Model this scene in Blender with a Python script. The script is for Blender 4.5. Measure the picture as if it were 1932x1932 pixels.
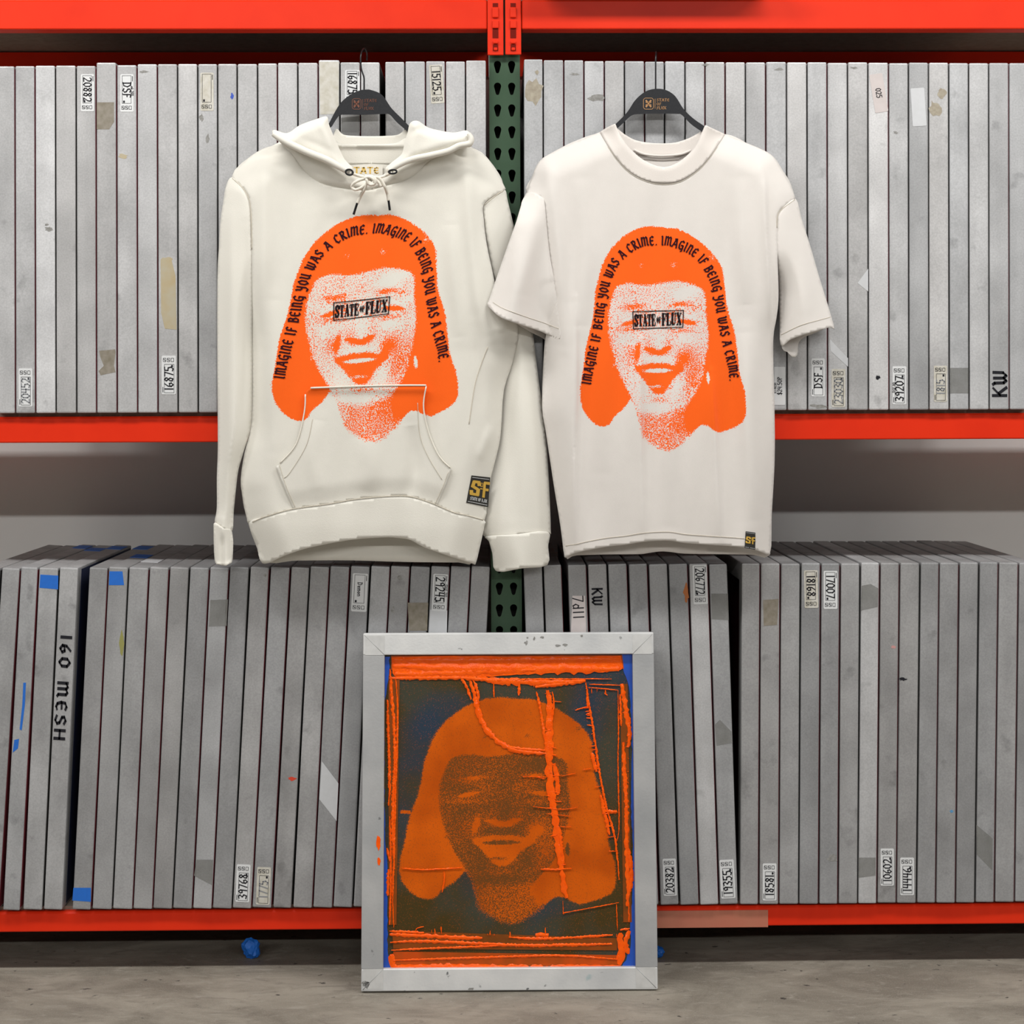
import bpy, bmesh, math, random
import numpy as np
from mathutils import Matrix, Vector
from mathutils.geometry import delaunay_2d_cdt

random.seed(7)
rng = np.random.default_rng(7)
for o in list(bpy.data.objects):
    bpy.data.objects.remove(o)
SC = bpy.context.scene
COL = SC.collection

# ------------------------------------------------------------------ camera
FPX = 3150.0            # focal length in pixels of the 1932 px frame
D0 = 3.9                # camera to the front of the stored screens
CAM_H = 1.346
CX, CY = 966.0, 745.0   # principal point
CAM = Vector((0.0, -D0, CAM_H))
RCAM = (Matrix.Rotation(math.radians(-0.85), 3, 'Z') @ Matrix.Rotation(math.radians(90), 3, 'X')
        @ Matrix.Rotation(math.radians(-0.21), 3, 'Z'))
cd = bpy.data.cameras.new('camera')
cam = bpy.data.objects.new('camera', cd)
COL.objects.link(cam)
cam.matrix_world = Matrix.Translation(CAM) @ RCAM.to_4x4()
cd.sensor_width = 36.0
cd.lens = FPX / 1932 * 36.0
cd.shift_y = -(966 - CY) / 1932
cd.clip_start = 0.05
SC.camera = cam

# ------------------------------------------------------------------ light and exposure
w = bpy.data.worlds.new('world')
SC.world = w
w.use_nodes = True
w.node_tree.nodes['Background'].inputs[0].default_value = (0.95, 0.97, 1.0, 1)
w.node_tree.nodes['Background'].inputs[1].default_value = 0.08
SC.view_settings.view_transform = 'Standard'
SC.view_settings.look = 'None'
SC.view_settings.gamma = 1.0
SC.view_settings.use_curve_mapping = False
SC.view_settings.exposure = -0.04


def ceiling_lamp(x, y, z, sx, sy, power, col=(1.0, 0.985, 0.955)):
    l = bpy.data.lights.new('ceiling_lamp', 'AREA')
    l.shape = 'RECTANGLE'
    l.size, l.size_y = sx, sy
    l.energy = power
    l.color = col
    o = bpy.data.objects.new('ceiling_lamp', l)
    o.location = (x, y, z)
    COL.objects.link(o)
    return o


for lx in (-3.3, -1.05, 1.2, 3.45):
    ceiling_lamp(lx, -1.15, 3.25, 1.5, 0.3, 44)
for lx in (-4.5, -1.5, 1.5, 4.5):
    ceiling_lamp(lx, -4.2, 3.5, 1.6, 0.3, 6)
for lx in (-4.5, -1.5, 1.5, 4.5):
    ceiling_lamp(lx, -9.0, 4.0, 1.6, 0.4, 215)


# ------------------------------------------------------------------ helpers
def ray(px, py):
    return RCAM @ Vector(((px - CX) / FPX, (CY - py) / FPX, -1.0))


def P(px, py, Y):
    d = ray(px, py)
    t = (Y - CAM.y) / d.y
    return CAM + d * t


RN = np.array(RCAM)


def PV(px, py, Y):
    """vectorised P: arrays in, (n,3) array out"""
    px = np.asarray(px, float); py = np.asarray(py, float)
    Y = np.broadcast_to(np.asarray(Y, float), px.shape)
    d = np.stack([(px - CX) / FPX, (CY - py) / FPX, -np.ones_like(px)], 1) @ RN.T
    t = (Y + D0) / d[:, 1]
    return np.array(CAM)[None, :] + d * t[:, None]


def PP(px, py, pt, nrm):
    """pixel ray meets a plane"""
    d = ray(px, py)
    t = (pt - CAM).dot(nrm) / d.dot(nrm)
    return CAM + d * t


MAT_OF = {}   # object -> world matrix known at build time


def root(name, loc, rot=None):
    o = bpy.data.objects.new(name, None)
    COL.objects.link(o)
    M = Matrix.Translation(loc) @ (rot.to_4x4() if rot is not None else Matrix.Identity(4))
    o.matrix_world = M
    o.empty_display_size = 0.05
    MAT_OF[o] = M
    return o


def tag(o, label=None, cat=None, group=None, kind=None):
    if label: o['label'] = label
    if cat: o['category'] = cat
    if group: o['group'] = group
    if kind: o['kind'] = kind
    return o


def mobj(name, verts, faces, mat, parent=None, smooth=False, local=False):
    """one mesh object; verts in world space (or the parent's, when local)"""
    me = bpy.data.meshes.new(name)
    if parent is not None and not local:
        Mi = np.array(MAT_OF[parent].inverted())
        v = np.asarray([tuple(q) for q in verts], float).reshape(-1, 3)
        v = v @ Mi[:3, :3].T + Mi[:3, 3]
        verts = v
    me.from_pydata([tuple(float(c) for c in q) for q in verts], [], [tuple(int(i) for i in f) for f in faces])
    me.update()
    if mat is not None:
        me.materials.append(mat)
    if smooth:
        me.polygons.foreach_set('use_smooth', [True] * len(me.polygons))
    o = bpy.data.objects.new(name, me)
    COL.objects.link(o)
    if parent is not None:
        o.parent = parent
        MAT_OF[o] = MAT_OF[parent].copy()
    else:
        MAT_OF[o] = Matrix.Identity(4)
    return o


class MB:
    """collects shapes into one mesh"""
    def __init__(s):
        s.v = []; s.f = []

    def add(s, vs, fs):
        b = len(s.v)
        s.v += [Vector(q) for q in vs]
        s.f += [tuple(i + b for i in f) for f in fs]
        return s

    def box(s, x0, x1, y0, y1, z0, z1):
        vs = [(x, y, z) for x in (x0, x1) for y in (y0, y1) for z in (z0, z1)]
        fs = [(0, 1, 3, 2), (4, 6, 7, 5), (0, 4, 5, 1), (2, 3, 7, 6), (0, 2, 6, 4), (1, 5, 7, 3)]
        return s.add(vs, fs)

    def slab(s, front, back):
        """closed prism between two loops of equal length"""
        n = len(front)
        vs = list(front) + list(back)
        fs = [tuple(range(n)), tuple(range(2 * n - 1, n - 1, -1))]
        fs += [(i, i + n, (i + 1) % n + n, (i + 1) % n) for i in range(n)]
        return s.add(vs, fs)

    def tube(s, pts, r, n=8, cap=True):
        pts = [Vector(p) for p in pts]
        rr = r if isinstance(r, (list, tuple)) else [r] * len(pts)
        prev = None
        rings = []
        for i, p in enumerate(pts):
            t = (pts[min(i + 1, len(pts) - 1)] - pts[max(i - 1, 0)]).normalized()
            if prev is None:
                a = Vector((0, 1, 0)) if abs(t.y) < 0.9 else Vector((1, 0, 0))
            else:
                a = prev
            u = (a - t * a.dot(t)).normalized()
            prev = u
            v = t.cross(u)
            rings.append([p + (u * math.cos(k * 2 * math.pi / n) + v * math.sin(k * 2 * math.pi / n)) * rr[i] for k in range(n)])
        vs = [q for rg in rings for q in rg]
        fs = []
        for i in range(len(rings) - 1):
            for k in range(n):
                fs.append((i * n + k, i * n + (k + 1) % n, (i + 1) * n + (k + 1) % n, (i + 1) * n + k))
        if cap:
            fs.append(tuple(range(n - 1, -1, -1)))
            fs.append(tuple((len(rings) - 1) * n + k for k in range(n)))
        return s.add(vs, fs)

    def build(s, name, mat, parent=None, smooth=False, bevel=0.0, seg=2):
        o = mobj(name, s.v, s.f, mat, parent, smooth)
        if bevel:
            m = o.modifiers.new('bevel', 'BEVEL')
            m.width = bevel; m.segments = seg; m.limit_method = 'ANGLE'; m.angle_limit = math.radians(40)
        return o


def smooth_line(pts, n=8, closed=False):
    """Catmull-Rom through pixel points"""
    p = [np.array(q, float) for q in pts]
    out = []
    m = len(p)
    rngi = range(m) if closed else range(m - 1)
    for i in rngi:
        p0 = p[(i - 1) % m] if closed else p[max(i - 1, 0)]
        p1 = p[i]; p2 = p[(i + 1) % m]
        p3 = p[(i + 2) % m] if closed else p[min(i + 2, m - 1)]
        for k in range(n):
            t = k / n
            out.append(0.5 * ((2 * p1) + (p2 - p0) * t + (2 * p0 - 5 * p1 + 4 * p2 - p3) * t * t + (3 * p1 - p0 - 3 * p2 + p3) * t ** 3))
    if not closed:
        out.append(p[-1])
    return np.array(out)


def resample(pts, step):
    pts = np.asarray(pts, float)
    seg = np.hypot(*(pts[1:] - pts[:-1]).T)
    s = np.concatenate([[0], np.cumsum(seg)])
    n = max(2, int(s[-1] / step) + 1)
    t = np.linspace(0, s[-1], n)
    return np.stack([np.interp(t, s, pts[:, 0]), np.interp(t, s, pts[:, 1])], 1)


def dist_poly(px, py, line):
    """distance, signed side and 0..1 position along a polyline"""
    line = np.asarray(line, float)
    best = np.full(px.shape, 1e9); side = np.zeros(px.shape); pos = np.zeros(px.shape)
    L = np.concatenate([[0], np.cumsum(np.hypot(*(line[1:] - line[:-1]).T))])
    for i in range(len(line) - 1):
        ax, ay = line[i]; bx, by = line[i + 1]
        dx, dy = bx - ax, by - ay
        l2 = dx * dx + dy * dy + 1e-9
        t = np.clip(((px - ax) * dx + (py - ay) * dy) / l2, 0, 1)
        d = np.hypot(px - ax - t * dx, py - ay - t * dy)
        m = d < best
        best = np.where(m, d, best)
        side = np.where(m, np.sign(dx * (py - ay) - dy * (px - ax)), side)
        pos = np.where(m, (L[i] + t * math.sqrt(l2)) / (L[-1] + 1e-9), pos)
    return best, side, pos


def inside(px, py, poly):
    poly = np.asarray(poly, float)
    r = np.zeros(px.shape, bool)
    n = len(poly)
    for i in range(n):
        x1, y1 = poly[i]; x2, y2 = poly[(i + 1) % n]
        c = ((y1 > py) != (y2 > py)) & (px < (x2 - x1) * (py - y1) / (y2 - y1 + 1e-12) + x1)
        r ^= c
    return r


def sdf(px, py, poly):
    poly = np.asarray(poly, float)
    d, _, _ = dist_poly(px, py, np.vstack([poly, poly[:1]]))
    return np.where(inside(px, py, poly), d, -d)


def sstep(a, b, x):
    t = np.clip((x - a) / (b - a), 0, 1)
    return t * t * (3 - 2 * t)


def fill(poly, spacing, extra=None):
    """triangulate a pixel polygon with interior points; extra = (x0,y0,x1,y1,spacing) is a finer patch"""
    b = resample(np.vstack([poly, poly[:1]]), spacing * 0.8)[:-1]
    x0, y0 = b.min(0); x1, y1 = b.max(0)

    def grid(xa, ya, xb, yb, s):
        ys = np.arange(ya, yb, s * 0.866)
        g = []
        for k, y in enumerate(ys):
            xs = np.arange(xa + (k % 2) * s * 0.5, xb, s)
            g.append(np.stack([xs, np.full(xs.shape, y)], 1))
        return np.vstack(g)
    g = grid(x0, y0, x1, y1, spacing)
    if extra:
        ex = extra
        m = (g[:, 0] > ex[0] - spacing * .6) & (g[:, 0] < ex[2] + spacing * .6) & (g[:, 1] > ex[1] - spacing * .6) & (g[:, 1] < ex[3] + spacing * .6)
        g = np.vstack([g[~m], grid(*ex)])
    sd = sdf(g[:, 0], g[:, 1], b)
    g = g[sd > spacing * 0.45]
    pts = np.vstack([b, g])
    nb = len(b)
    res = delaunay_2d_cdt([Vector(p) for p in pts], [(i, (i + 1) % nb) for i in range(nb)], [], 1, 1e-6)
    v = np.array([tuple(q) for q in res[0]]).reshape(-1, 2)
    f = np.array([tuple(q) for q in res[2]], int)
    # faces facing the viewer (pixel y runs downward)
    a = v[f[:, 0]]; bb = v[f[:, 1]]; c = v[f[:, 2]]
    cr = (bb[:, 0] - a[:, 0]) * (c[:, 1] - a[:, 1]) - (bb[:, 1] - a[:, 1]) * (c[:, 0] - a[:, 0])
    flip = cr > 0
    f[flip] = f[flip][:, ::-1]
    return v, f


# ------------------------------------------------------------------ materials
def mat(name, color, rough=0.6, metal=0.0, spec=0.5, noise=None, bump=None, sheen=0.0, trans=0.0):
    m = bpy.data.materials.new(name)
    m.use_nodes = True
    nt = m.node_tree
    b = nt.nodes['Principled BSDF']
    b.inputs['Base Color'].default_value = (*color, 1)
    b.inputs['Roughness'].default_value = rough
    b.inputs['Metallic'].default_value = metal
    b.inputs['Specular IOR Level'].default_value = spec
    if sheen:
        b.inputs['Sheen Weight'].default_value = sheen
    if trans:
        b.inputs['Alpha'].default_value = 1 - trans
    tc = nt.nodes.new('ShaderNodeTexCoord')
    if noise:
        sc, amt, col2 = noise
        n = nt.nodes.new('ShaderNodeTexNoise')
        n.inputs['Scale'].default_value = sc
        n.inputs['Detail'].default_value = 4
        nt.links.new(tc.outputs['Object'], n.inputs['Vector'])
        mp = nt.nodes.new('ShaderNodeMapRange')
        mp.inputs['From Min'].default_value = 0.35; mp.inputs['From Max'].default_value = 0.7
        mp.inputs['To Max'].default_value = amt
        nt.links.new(n.outputs['Fac'], mp.inputs['Value'])
        mx = nt.nodes.new('ShaderNodeMix'); mx.data_type = 'RGBA'
        mx.inputs['A'].default_value = (*color, 1); mx.inputs['B'].default_value = (*col2, 1)
        nt.links.new(mp.outputs['Result'], mx.inputs['Factor'])
        nt.links.new(mx.outputs['Result'], b.inputs['Base Color'])
    if bump:
        sc, st = bump
        n2 = nt.nodes.new('ShaderNodeTexNoise')
        n2.inputs['Scale'].default_value = sc; n2.inputs['Detail'].default_value = 3
        nt.links.new(tc.outputs['Object'], n2.inputs['Vector'])
        bp = nt.nodes.new('ShaderNodeBump')
        bp.inputs['Strength'].default_value = st; bp.inputs['Distance'].default_value = 0.002
        nt.links.new(n2.outputs['Fac'], bp.inputs['Height'])
        nt.links.new(bp.outputs['Normal'], b.inputs['Normal'])
    return m


def alu_material():
    """bare aluminium tube: tint per object, vertical rub marks, smudges and specks"""
    m = bpy.data.materials.new('aluminium')
    m.use_nodes = True
    nt = m.node_tree; N = nt.nodes; L = nt.links
    b = N['Principled BSDF']
    b.inputs['Metallic'].default_value = 0.15
    oi = N.new('ShaderNodeObjectInfo')
    tc = N.new('ShaderNodeTexCoord')
    off = N.new('ShaderNodeVectorMath'); off.operation = 'ADD'
    sca = N.new('ShaderNodeVectorMath'); sca.operation = 'SCALE'
    sca.inputs[0].default_value = (13.1, 7.7, 29.3)
    L.new(oi.outputs['Random'], sca.inputs['Scale'])
    L.new(tc.outputs['Object'], off.inputs[0]); L.new(sca.outputs['Vector'], off.inputs[1])

    def noise(scale, detail, stretch=None):
        src = off.outputs['Vector']
        if stretch:
            mp = N.new('ShaderNodeMapping'); mp.inputs['Scale'].default_value = stretch
            L.new(src, mp.inputs['Vector']); src = mp.outputs['Vector']
        n = N.new('ShaderNodeTexNoise'); n.inputs['Scale'].default_value = scale; n.inputs['Detail'].default_value = detail
        L.new(src, n.inputs['Vector'])
        return n.outputs['Fac']

    def rngn(src, a, c, lo, hi):
        r = N.new('ShaderNodeMapRange')
        r.inputs['From Min'].default_value = a; r.inputs['From Max'].default_value = c
        r.inputs['To Min'].default_value = lo; r.inputs['To Max'].default_value = hi
        L.new(src, r.inputs['Value'])
        return r.outputs['Result']

    def mul(a, c):
        x = N.new('ShaderNodeMath'); x.operation = 'MULTIPLY'
        L.new(a, x.inputs[0]); L.new(c, x.inputs[1])
        return x.outputs[0]
    cloud = rngn(noise(7, 5), 0.3, 0.7, 0.80, 1.14)
    streak = rngn(noise(30, 2, (1.0, 1.0, 0.06)), 0.3, 0.7, 0.95, 1.05)
    grit = rngn(noise(260, 3), 0.3, 0.7, 0.89, 1.09)
    smud = rngn(noise(16, 8), 0.63, 0.72, 1.0, 0.74)
    f = mul(mul(cloud, streak), mul(grit, smud))
    vm = N.new('ShaderNodeVectorMath'); vm.operation = 'SCALE'
    L.new(oi.outputs['Color'], vm.inputs[0]); L.new(f, vm.inputs['Scale'])
    L.new(vm.outputs['Vector'], b.inputs['Base Color'])
    L.new(rngn(noise(25, 4), 0.3, 0.7, 0.36, 0.58), b.inputs['Roughness'])
    return m


def print_material(name, cloth, ink, bump_scale, scale=400.0, gloss=0.85):
    """cloth with a stippled one-colour print driven by the 'ink' attribute"""
    m = bpy.data.materials.new(name)
    m.use_nodes = True
    nt = m.node_tree; N = nt.nodes; L = nt.links
    b = N['Principled BSDF']
    b.inputs['Roughness'].default_value = gloss
    b.inputs['Specular IOR Level'].default_value = 0.25
    b.inputs['Sheen Weight'].default_value = 0.15
    tc = N.new('ShaderNodeTexCoord')
    at = N.new('ShaderNodeAttribute'); at.attribute_name = 'ink'
    n = N.new('ShaderNodeTexNoise'); n.inputs['Scale'].default_value = scale; n.inputs['Detail'].default_value = 1.5
    L.new(tc.outputs['Object'], n.inputs['Vector'])
    r = N.new('ShaderNodeMapRange')
    r.inputs['From Min'].default_value = 0.33; r.inputs['From Max'].default_value = 0.67
    r.inputs['To Min'].default_value = 0.13
    L.new(n.outputs['Fac'], r.inputs['Value'])
    s = N.new('ShaderNodeMath'); s.operation = 'SUBTRACT'
    L.new(at.outputs['Fac'], s.inputs[0]); L.new(r.outputs['Result'], s.inputs[1])
    k = N.new('ShaderNodeMath'); k.operation = 'MULTIPLY_ADD'; k.use_clamp = True
    k.inputs[1].default_value = 5.0; k.inputs[2].default_value = 0.5
    L.new(s.outputs[0], k.inputs[0])
    n3 = N.new('ShaderNodeTexNoise'); n3.inputs['Scale'].default_value = 40
    L.new(tc.outputs['Object'], n3.inputs['Vector'])
    mxc = N.new('ShaderNodeMix'); mxc.data_type = 'RGBA'
    mxc.inputs['A'].default_value = (*cloth, 1); mxc.inputs['B'].default_value = (*[c * 0.955 for c in cloth], 1)
    L.new(n3.outputs['Fac'], mxc.inputs['Factor'])
    mx = N.new('ShaderNodeMix'); mx.data_type = 'RGBA'
    mx.inputs['B'].default_value = (*ink, 1)
    L.new(k.outputs[0], mx.inputs['Factor'])
    L.new(mxc.outputs['Result'], mx.inputs['A'])
    L.new(mx.outputs['Result'], b.inputs['Base Color'])
    n2 = N.new('ShaderNodeTexNoise'); n2.inputs['Scale'].default_value = bump_scale; n2.inputs['Detail'].default_value = 2
    L.new(tc.outputs['Object'], n2.inputs['Vector'])
    bp = N.new('ShaderNodeBump'); bp.inputs['Strength'].default_value = 0.25; bp.inputs['Distance'].default_value = 0.0015
    L.new(n2.outputs['Fac'], bp.inputs['Height']); L.new(bp.outputs['Normal'], b.inputs['Normal'])
    return m


def stencil_material():
    """inked mesh of the leaning screen: dark emulsion with an open stencil soaked in orange ink"""
    m = bpy.data.materials.new('inked_mesh')
    m.use_nodes = True
    nt = m.node_tree; N = nt.nodes; L = nt.links
    b = N['Principled BSDF']; b.inputs['Roughness'].default_value = 0.5; b.inputs['Specular IOR Level'].default_value = 0.06
    tc = N.new('ShaderNodeTexCoord')
    at = N.new('ShaderNodeAttribute'); at.attribute_name = 'ink'

    def noise(scale, detail):
        n = N.new('ShaderNodeTexNoise'); n.inputs['Scale'].default_value = scale; n.inputs['Detail'].default_value = detail
        L.new(tc.outputs['Object'], n.inputs['Vector']); return n.outputs['Fac']

    def rngn(src, a, c, lo=0.0, hi=1.0):
        r = N.new('ShaderNodeMapRange')
        r.inputs['From Min'].default_value = a; r.inputs['From Max'].default_value = c
        r.inputs['To Min'].default_value = lo; r.inputs['To Max'].default_value = hi
        L.new(src, r.inputs['Value']); return r.outputs['Result']

    def mix(a, c, f):
        x = N.new('ShaderNodeMix'); x.data_type = 'RGBA'
        for nm, q in (('A', a), ('B', c)):
            if isinstance(q, tuple): x.inputs[nm].default_value = (*q, 1)
            else: L.new(q, x.inputs[nm])
        L.new(f, x.inputs['Factor']); return x.outputs['Result']
    olive = mix((0.062, 0.042, 0.013), (0.055, 0.055, 0.038), rngn(noise(5, 3), 0.42, 0.56))
    dark = mix(olive, (0.026, 0.046, 0.075), rngn(noise(3.6, 2), 0.52, 0.66, 0, 0.9))
    orng = mix((0.66, 0.110, 0.004), (0.50, 0.078, 0.003), rngn(noise(9, 2), 0.4, 0.65))
    at2 = N.new('ShaderNodeAttribute'); at2.attribute_name = 'soaked'
    dark = mix(dark, (0.150, 0.056, 0.013), at2.outputs['Fac'])
    s = N.new('ShaderNodeMath'); s.operation = 'SUBTRACT'
    L.new(at.outputs['Fac'], s.inputs[0]); L.new(rngn(noise(430, 1.5), 0.33, 0.67, 0.12, 0.98), s.inputs[1])
    k = N.new('ShaderNodeMath'); k.operation = 'MULTIPLY_ADD'; k.use_clamp = True
    k.inputs[1].default_value = 1.7; k.inputs[2].default_value = 0.42
    L.new(s.outputs[0], k.inputs[0])
    L.new(mix(dark, orng, k.outputs[0]), b.inputs['Base Color'])
    return m


def floor_material():
    m = bpy.data.materials.new('concrete')
    m.use_nodes = True
    nt = m.node_tree; N = nt.nodes; L = nt.links
    b = N['Principled BSDF']
    tc = N.new('ShaderNodeTexCoord')

    def noise(scale, detail, st=(1, 1, 1), rough=0.5, dist=0.0):
        mp = N.new('ShaderNodeMapping'); mp.inputs['Scale'].default_value = st
        L.new(tc.outputs['Object'], mp.inputs['Vector'])
        n = N.new('ShaderNodeTexNoise'); n.inputs['Scale'].default_value = scale; n.inputs['Detail'].default_value = detail
        n.inputs['Roughness'].default_value = rough; n.inputs['Distortion'].default_value = dist
        L.new(mp.outputs['Vector'], n.inputs['Vector']); return n.outputs['Fac']

    def rngn(src, a, c, lo=0.0, hi=1.0):
        r = N.new('ShaderNodeMapRange')
        r.inputs['From Min'].default_value = a; r.inputs['From Max'].default_value = c
        r.inputs['To Min'].default_value = lo; r.inputs['To Max'].default_value = hi
        L.new(src, r.inputs['Value']); return r.outputs['Result']

    def mix(a, c, f):
        x = N.new('ShaderNodeMix'); x.data_type = 'RGBA'
        for nm, q in (('A', a), ('B', c)):
            if isinstance(q, tuple): x.inputs[nm].default_value = (*q, 1)
            else: L.new(q, x.inputs[nm])
        L.new(f, x.inputs['Factor']); return x.outputs['Result']
    c = mix((0.31, 0.28, 0.23), (0.18, 0.160, 0.128), rngn(noise(3.2, 7, (1, 1.9, 1), 0.62, 0.8), 0.36, 0.62))
    c = mix(c, (0.33, 0.305, 0.26), rngn(noise(17, 8, (1, 2.5, 1), 0.65, 1.2), 0.55, 0.75))
    c = mix(c, (0.16, 0.14, 0.115), rngn(noise(11, 8, (0.9, 2.4, 1), 0.7, 1.2), 0.52, 0.72, 0, 0.85))
    c = mix(c, (0.045, 0.04, 0.035), rngn(noise(30, 4, (1, 1.3, 1), 0.5), 0.68, 0.72))
    c = mix(c, (0.36, 0.33, 0.29), rngn(noise(300, 2), 0.55, 0.75, 0, 0.6))
    L.new(c, b.inputs['Base Color'])
    b.inputs['Roughness'].default_value = 0.62
    bp = N.new('ShaderNodeBump'); bp.inputs['Strength'].default_value = 0.3; bp.inputs['Distance'].default_value = 0.002
    L.new(noise(60, 5), bp.inputs['Height']); L.new(bp.outputs['Normal'], b.inputs['Normal'])
    return m


def frame_material(c1=(0.46, 0.46, 0.46), c2=(0.30, 0.31, 0.32), nm='worn_aluminium'):
    """worn bare aluminium of the leaning screen with ink specks"""
    m = mat(nm, c1, 0.42, 0.25, noise=(7, 0.8, c2), bump=(160, 0.12))
    nt = m.node_tree; N = nt.nodes; L = nt.links
    b = N['Principled BSDF']
    src = b.inputs['Base Color'].links[0].from_socket
    tc = [n for n in N if n.type == 'TEX_COORD'][0]
    for sc, lo, hi, col in ((40, 0.68, 0.73, (0.16, 0.165, 0.17)), (9, 0.73, 0.78, (0.28, 0.42, 0.44))):
        n = N.new('ShaderNodeTexNoise'); n.inputs['Scale'].default_value = sc; n.inputs['Detail'].default_value = 7
        L.new(tc.outputs['Object'], n.inputs['Vector'])
        r = N.new('ShaderNodeMapRange'); r.inputs['From Min'].default_value = lo; r.inputs['From Max'].default_value = hi
        L.new(n.outputs['Fac'], r.inputs['Value'])
        x = N.new('ShaderNodeMix'); x.data_type = 'RGBA'; x.inputs['B'].default_value = (*col, 1)
        L.new(src, x.inputs['A']); L.new(r.outputs['Result'], x.inputs['Factor'])
        src = x.outputs['Result']
    L.new(src, b.inputs['Base Color'])
    return m


ALU = alu_material()
FRAME = frame_material()
RED = mat('red_paint', (0.78, 0.032, 0.007), 0.34, 0, 0.16, noise=(9, 0.5, (0.66, 0.022, 0.005)))
GREEN = mat('green_paint', (0.045, 0.088, 0.050), 0.42, 0, 0.2, noise=(20, 0.6, (0.06, 0.105, 0.065)))
DARK = mat('painted_recess_shade', (0.012, 0.011, 0.010), 0.9)
WOOD = mat('dark_particle_board', (0.26, 0.20, 0.155), 0.8, noise=(60, 0.6, (0.17, 0.125, 0.095)))
WALL = mat('grey_wall_paint', (0.80, 0.80, 0.79), 0.7, noise=(3, 0.5, (0.70, 0.69, 0.67)), bump=(40, 0.08))
MESHR = mat('red_mesh', (0.17, 0.008, 0.018), 0.7)
MESHD = mat('dark_mesh', (0.035, 0.033, 0.028), 0.7)
WHITE = mat('label_paper', (0.70, 0.71, 0.72), 0.5, noise=(30, 0.3, (0.70, 0.71, 0.70)))
OLDPAPER = mat('aged_label_paper', (0.62, 0.60, 0.55), 0.6, noise=(60, 0.8, (0.45, 0.42, 0.33)))
PINKTAPE = mat('pale_pink_tape', (0.60, 0.54, 0.53), 0.5, noise=(40, 0.5, (0.50, 0.45, 0.43)))
INKB = mat('black_marker', (0.015, 0.015, 0.02), 0.7, 0, 0.2)
INKG = mat('faded_marker', (0.24, 0.25, 0.27), 0.6)
BLUETAPE = mat('blue_tape', (0.008, 0.14, 0.58), 0.55, noise=(120, 0.3, (0.01, 0.10, 0.44)))
CLEARD = mat('clear_tape', (0.22, 0.22, 0.205), 0.2, 0, 0.6, noise=(45, 0.9, (0.30, 0.30, 0.29)), trans=0.45)
BROWNTAPE = mat('brown_tape_residue', (0.35, 0.31, 0.25), 0.35, 0, 0.5, noise=(70, 0.9, (0.22, 0.185, 0.12)), trans=0.3)
YELLOWTAPE = mat('yellowed_tape', (0.56, 0.50, 0.36), 0.3, 0, 0.5, noise=(28, 0.9, (0.56, 0.44, 0.24)), trans=0.25)
WHITETAPE = mat('white_tape', (0.60, 0.61, 0.63), 0.4, noise=(60, 0.5, (0.54, 0.55, 0.56)))
STAIN = mat('dark_stain', (0.20, 0.195, 0.18), 0.7, noise=(150, 0.9, (0.34, 0.335, 0.325)))
STAINB = mat('brown_stain', (0.30, 0.26, 0.20), 0.7, noise=(90, 0.9, (0.42, 0.38, 0.30)))
PALE = mat('faded_red_tape', (0.50, 0.16, 0.10), 0.45, noise=(12, 0.6, (0.46, 0.19, 0.11)))
HOODIE = (0.765, 0.74, 0.67)
TEE = (0.755, 0.715, 0.675)
ORANGE = (0.98, 0.125, 0.004)
M_HOOD = print_material('cream_fleece', HOODIE, ORANGE, 900)
M_TEE = print_material('off_white_cotton', TEE, ORANGE, 1300)
M_RIB = mat('cream_ribbing', HOODIE, 0.8, 0, 0.2, bump=(500, 0.2), sheen=0.15)
M_TRIB = mat('off_white_ribbing', (0.75, 0.70, 0.655), 0.8, 0, 0.2, bump=(700, 0.2), sheen=0.1)
M_CORD = mat('cream_cord', (0.80, 0.76, 0.67), 0.8, 0, 0.2, bump=(900, 0.3))
M_THREAD = mat('stitch_thread', (0.60, 0.55, 0.46), 0.8, 0, 0.2)
M_HANG = mat('black_hanger_plastic', (0.020, 0.021, 0.024), 0.5, 0, 0.22, noise=(200, 0.5, (0.03, 0.03, 0.034)))
M_METAL = mat('black_metal', (0.02, 0.02, 0.022), 0.3, 0.6)
M_GOLD = mat('gold_thread', (0.62, 0.38, 0.06), 0.5)
M_PATCH = mat('black_woven_label', (0.022, 0.021, 0.018), 0.7)
M_COPPER = mat('copper_foil', (0.42, 0.22, 0.09), 0.45)
M_TEXT = mat('maroon_black_print', (0.030, 0.004, 0.010), 0.8, 0, 0.15)
M_TEXTB = mat('black_print', (0.010, 0.006, 0.008), 0.8, 0, 0.15)
M_WET = mat('wet_orange_ink', (1.0, 0.12, 0.003), 0.16, 0, 0.22, noise=(70, 0.8, (0.90, 0.085, 0.002)), bump=(260, 0.35))
M_BROWN = mat('soaked_brown_mesh', (0.17, 0.050, 0.006), 0.5, 0, 0.15, noise=(24, 0.9, (0.30, 0.060, 0.004)))
M_DRY = mat('thin_orange_ink', (0.36, 0.062, 0.003), 0.4, 0, 0.2, noise=(24, 0.9, (0.60, 0.07, 0.003)))
M_BLOCK = mat('blue_block_out', (0.006, 0.085, 0.52), 0.35, noise=(30, 0.5, (0.02, 0.05, 0.30)))
M_STENCIL = stencil_material()

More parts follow.
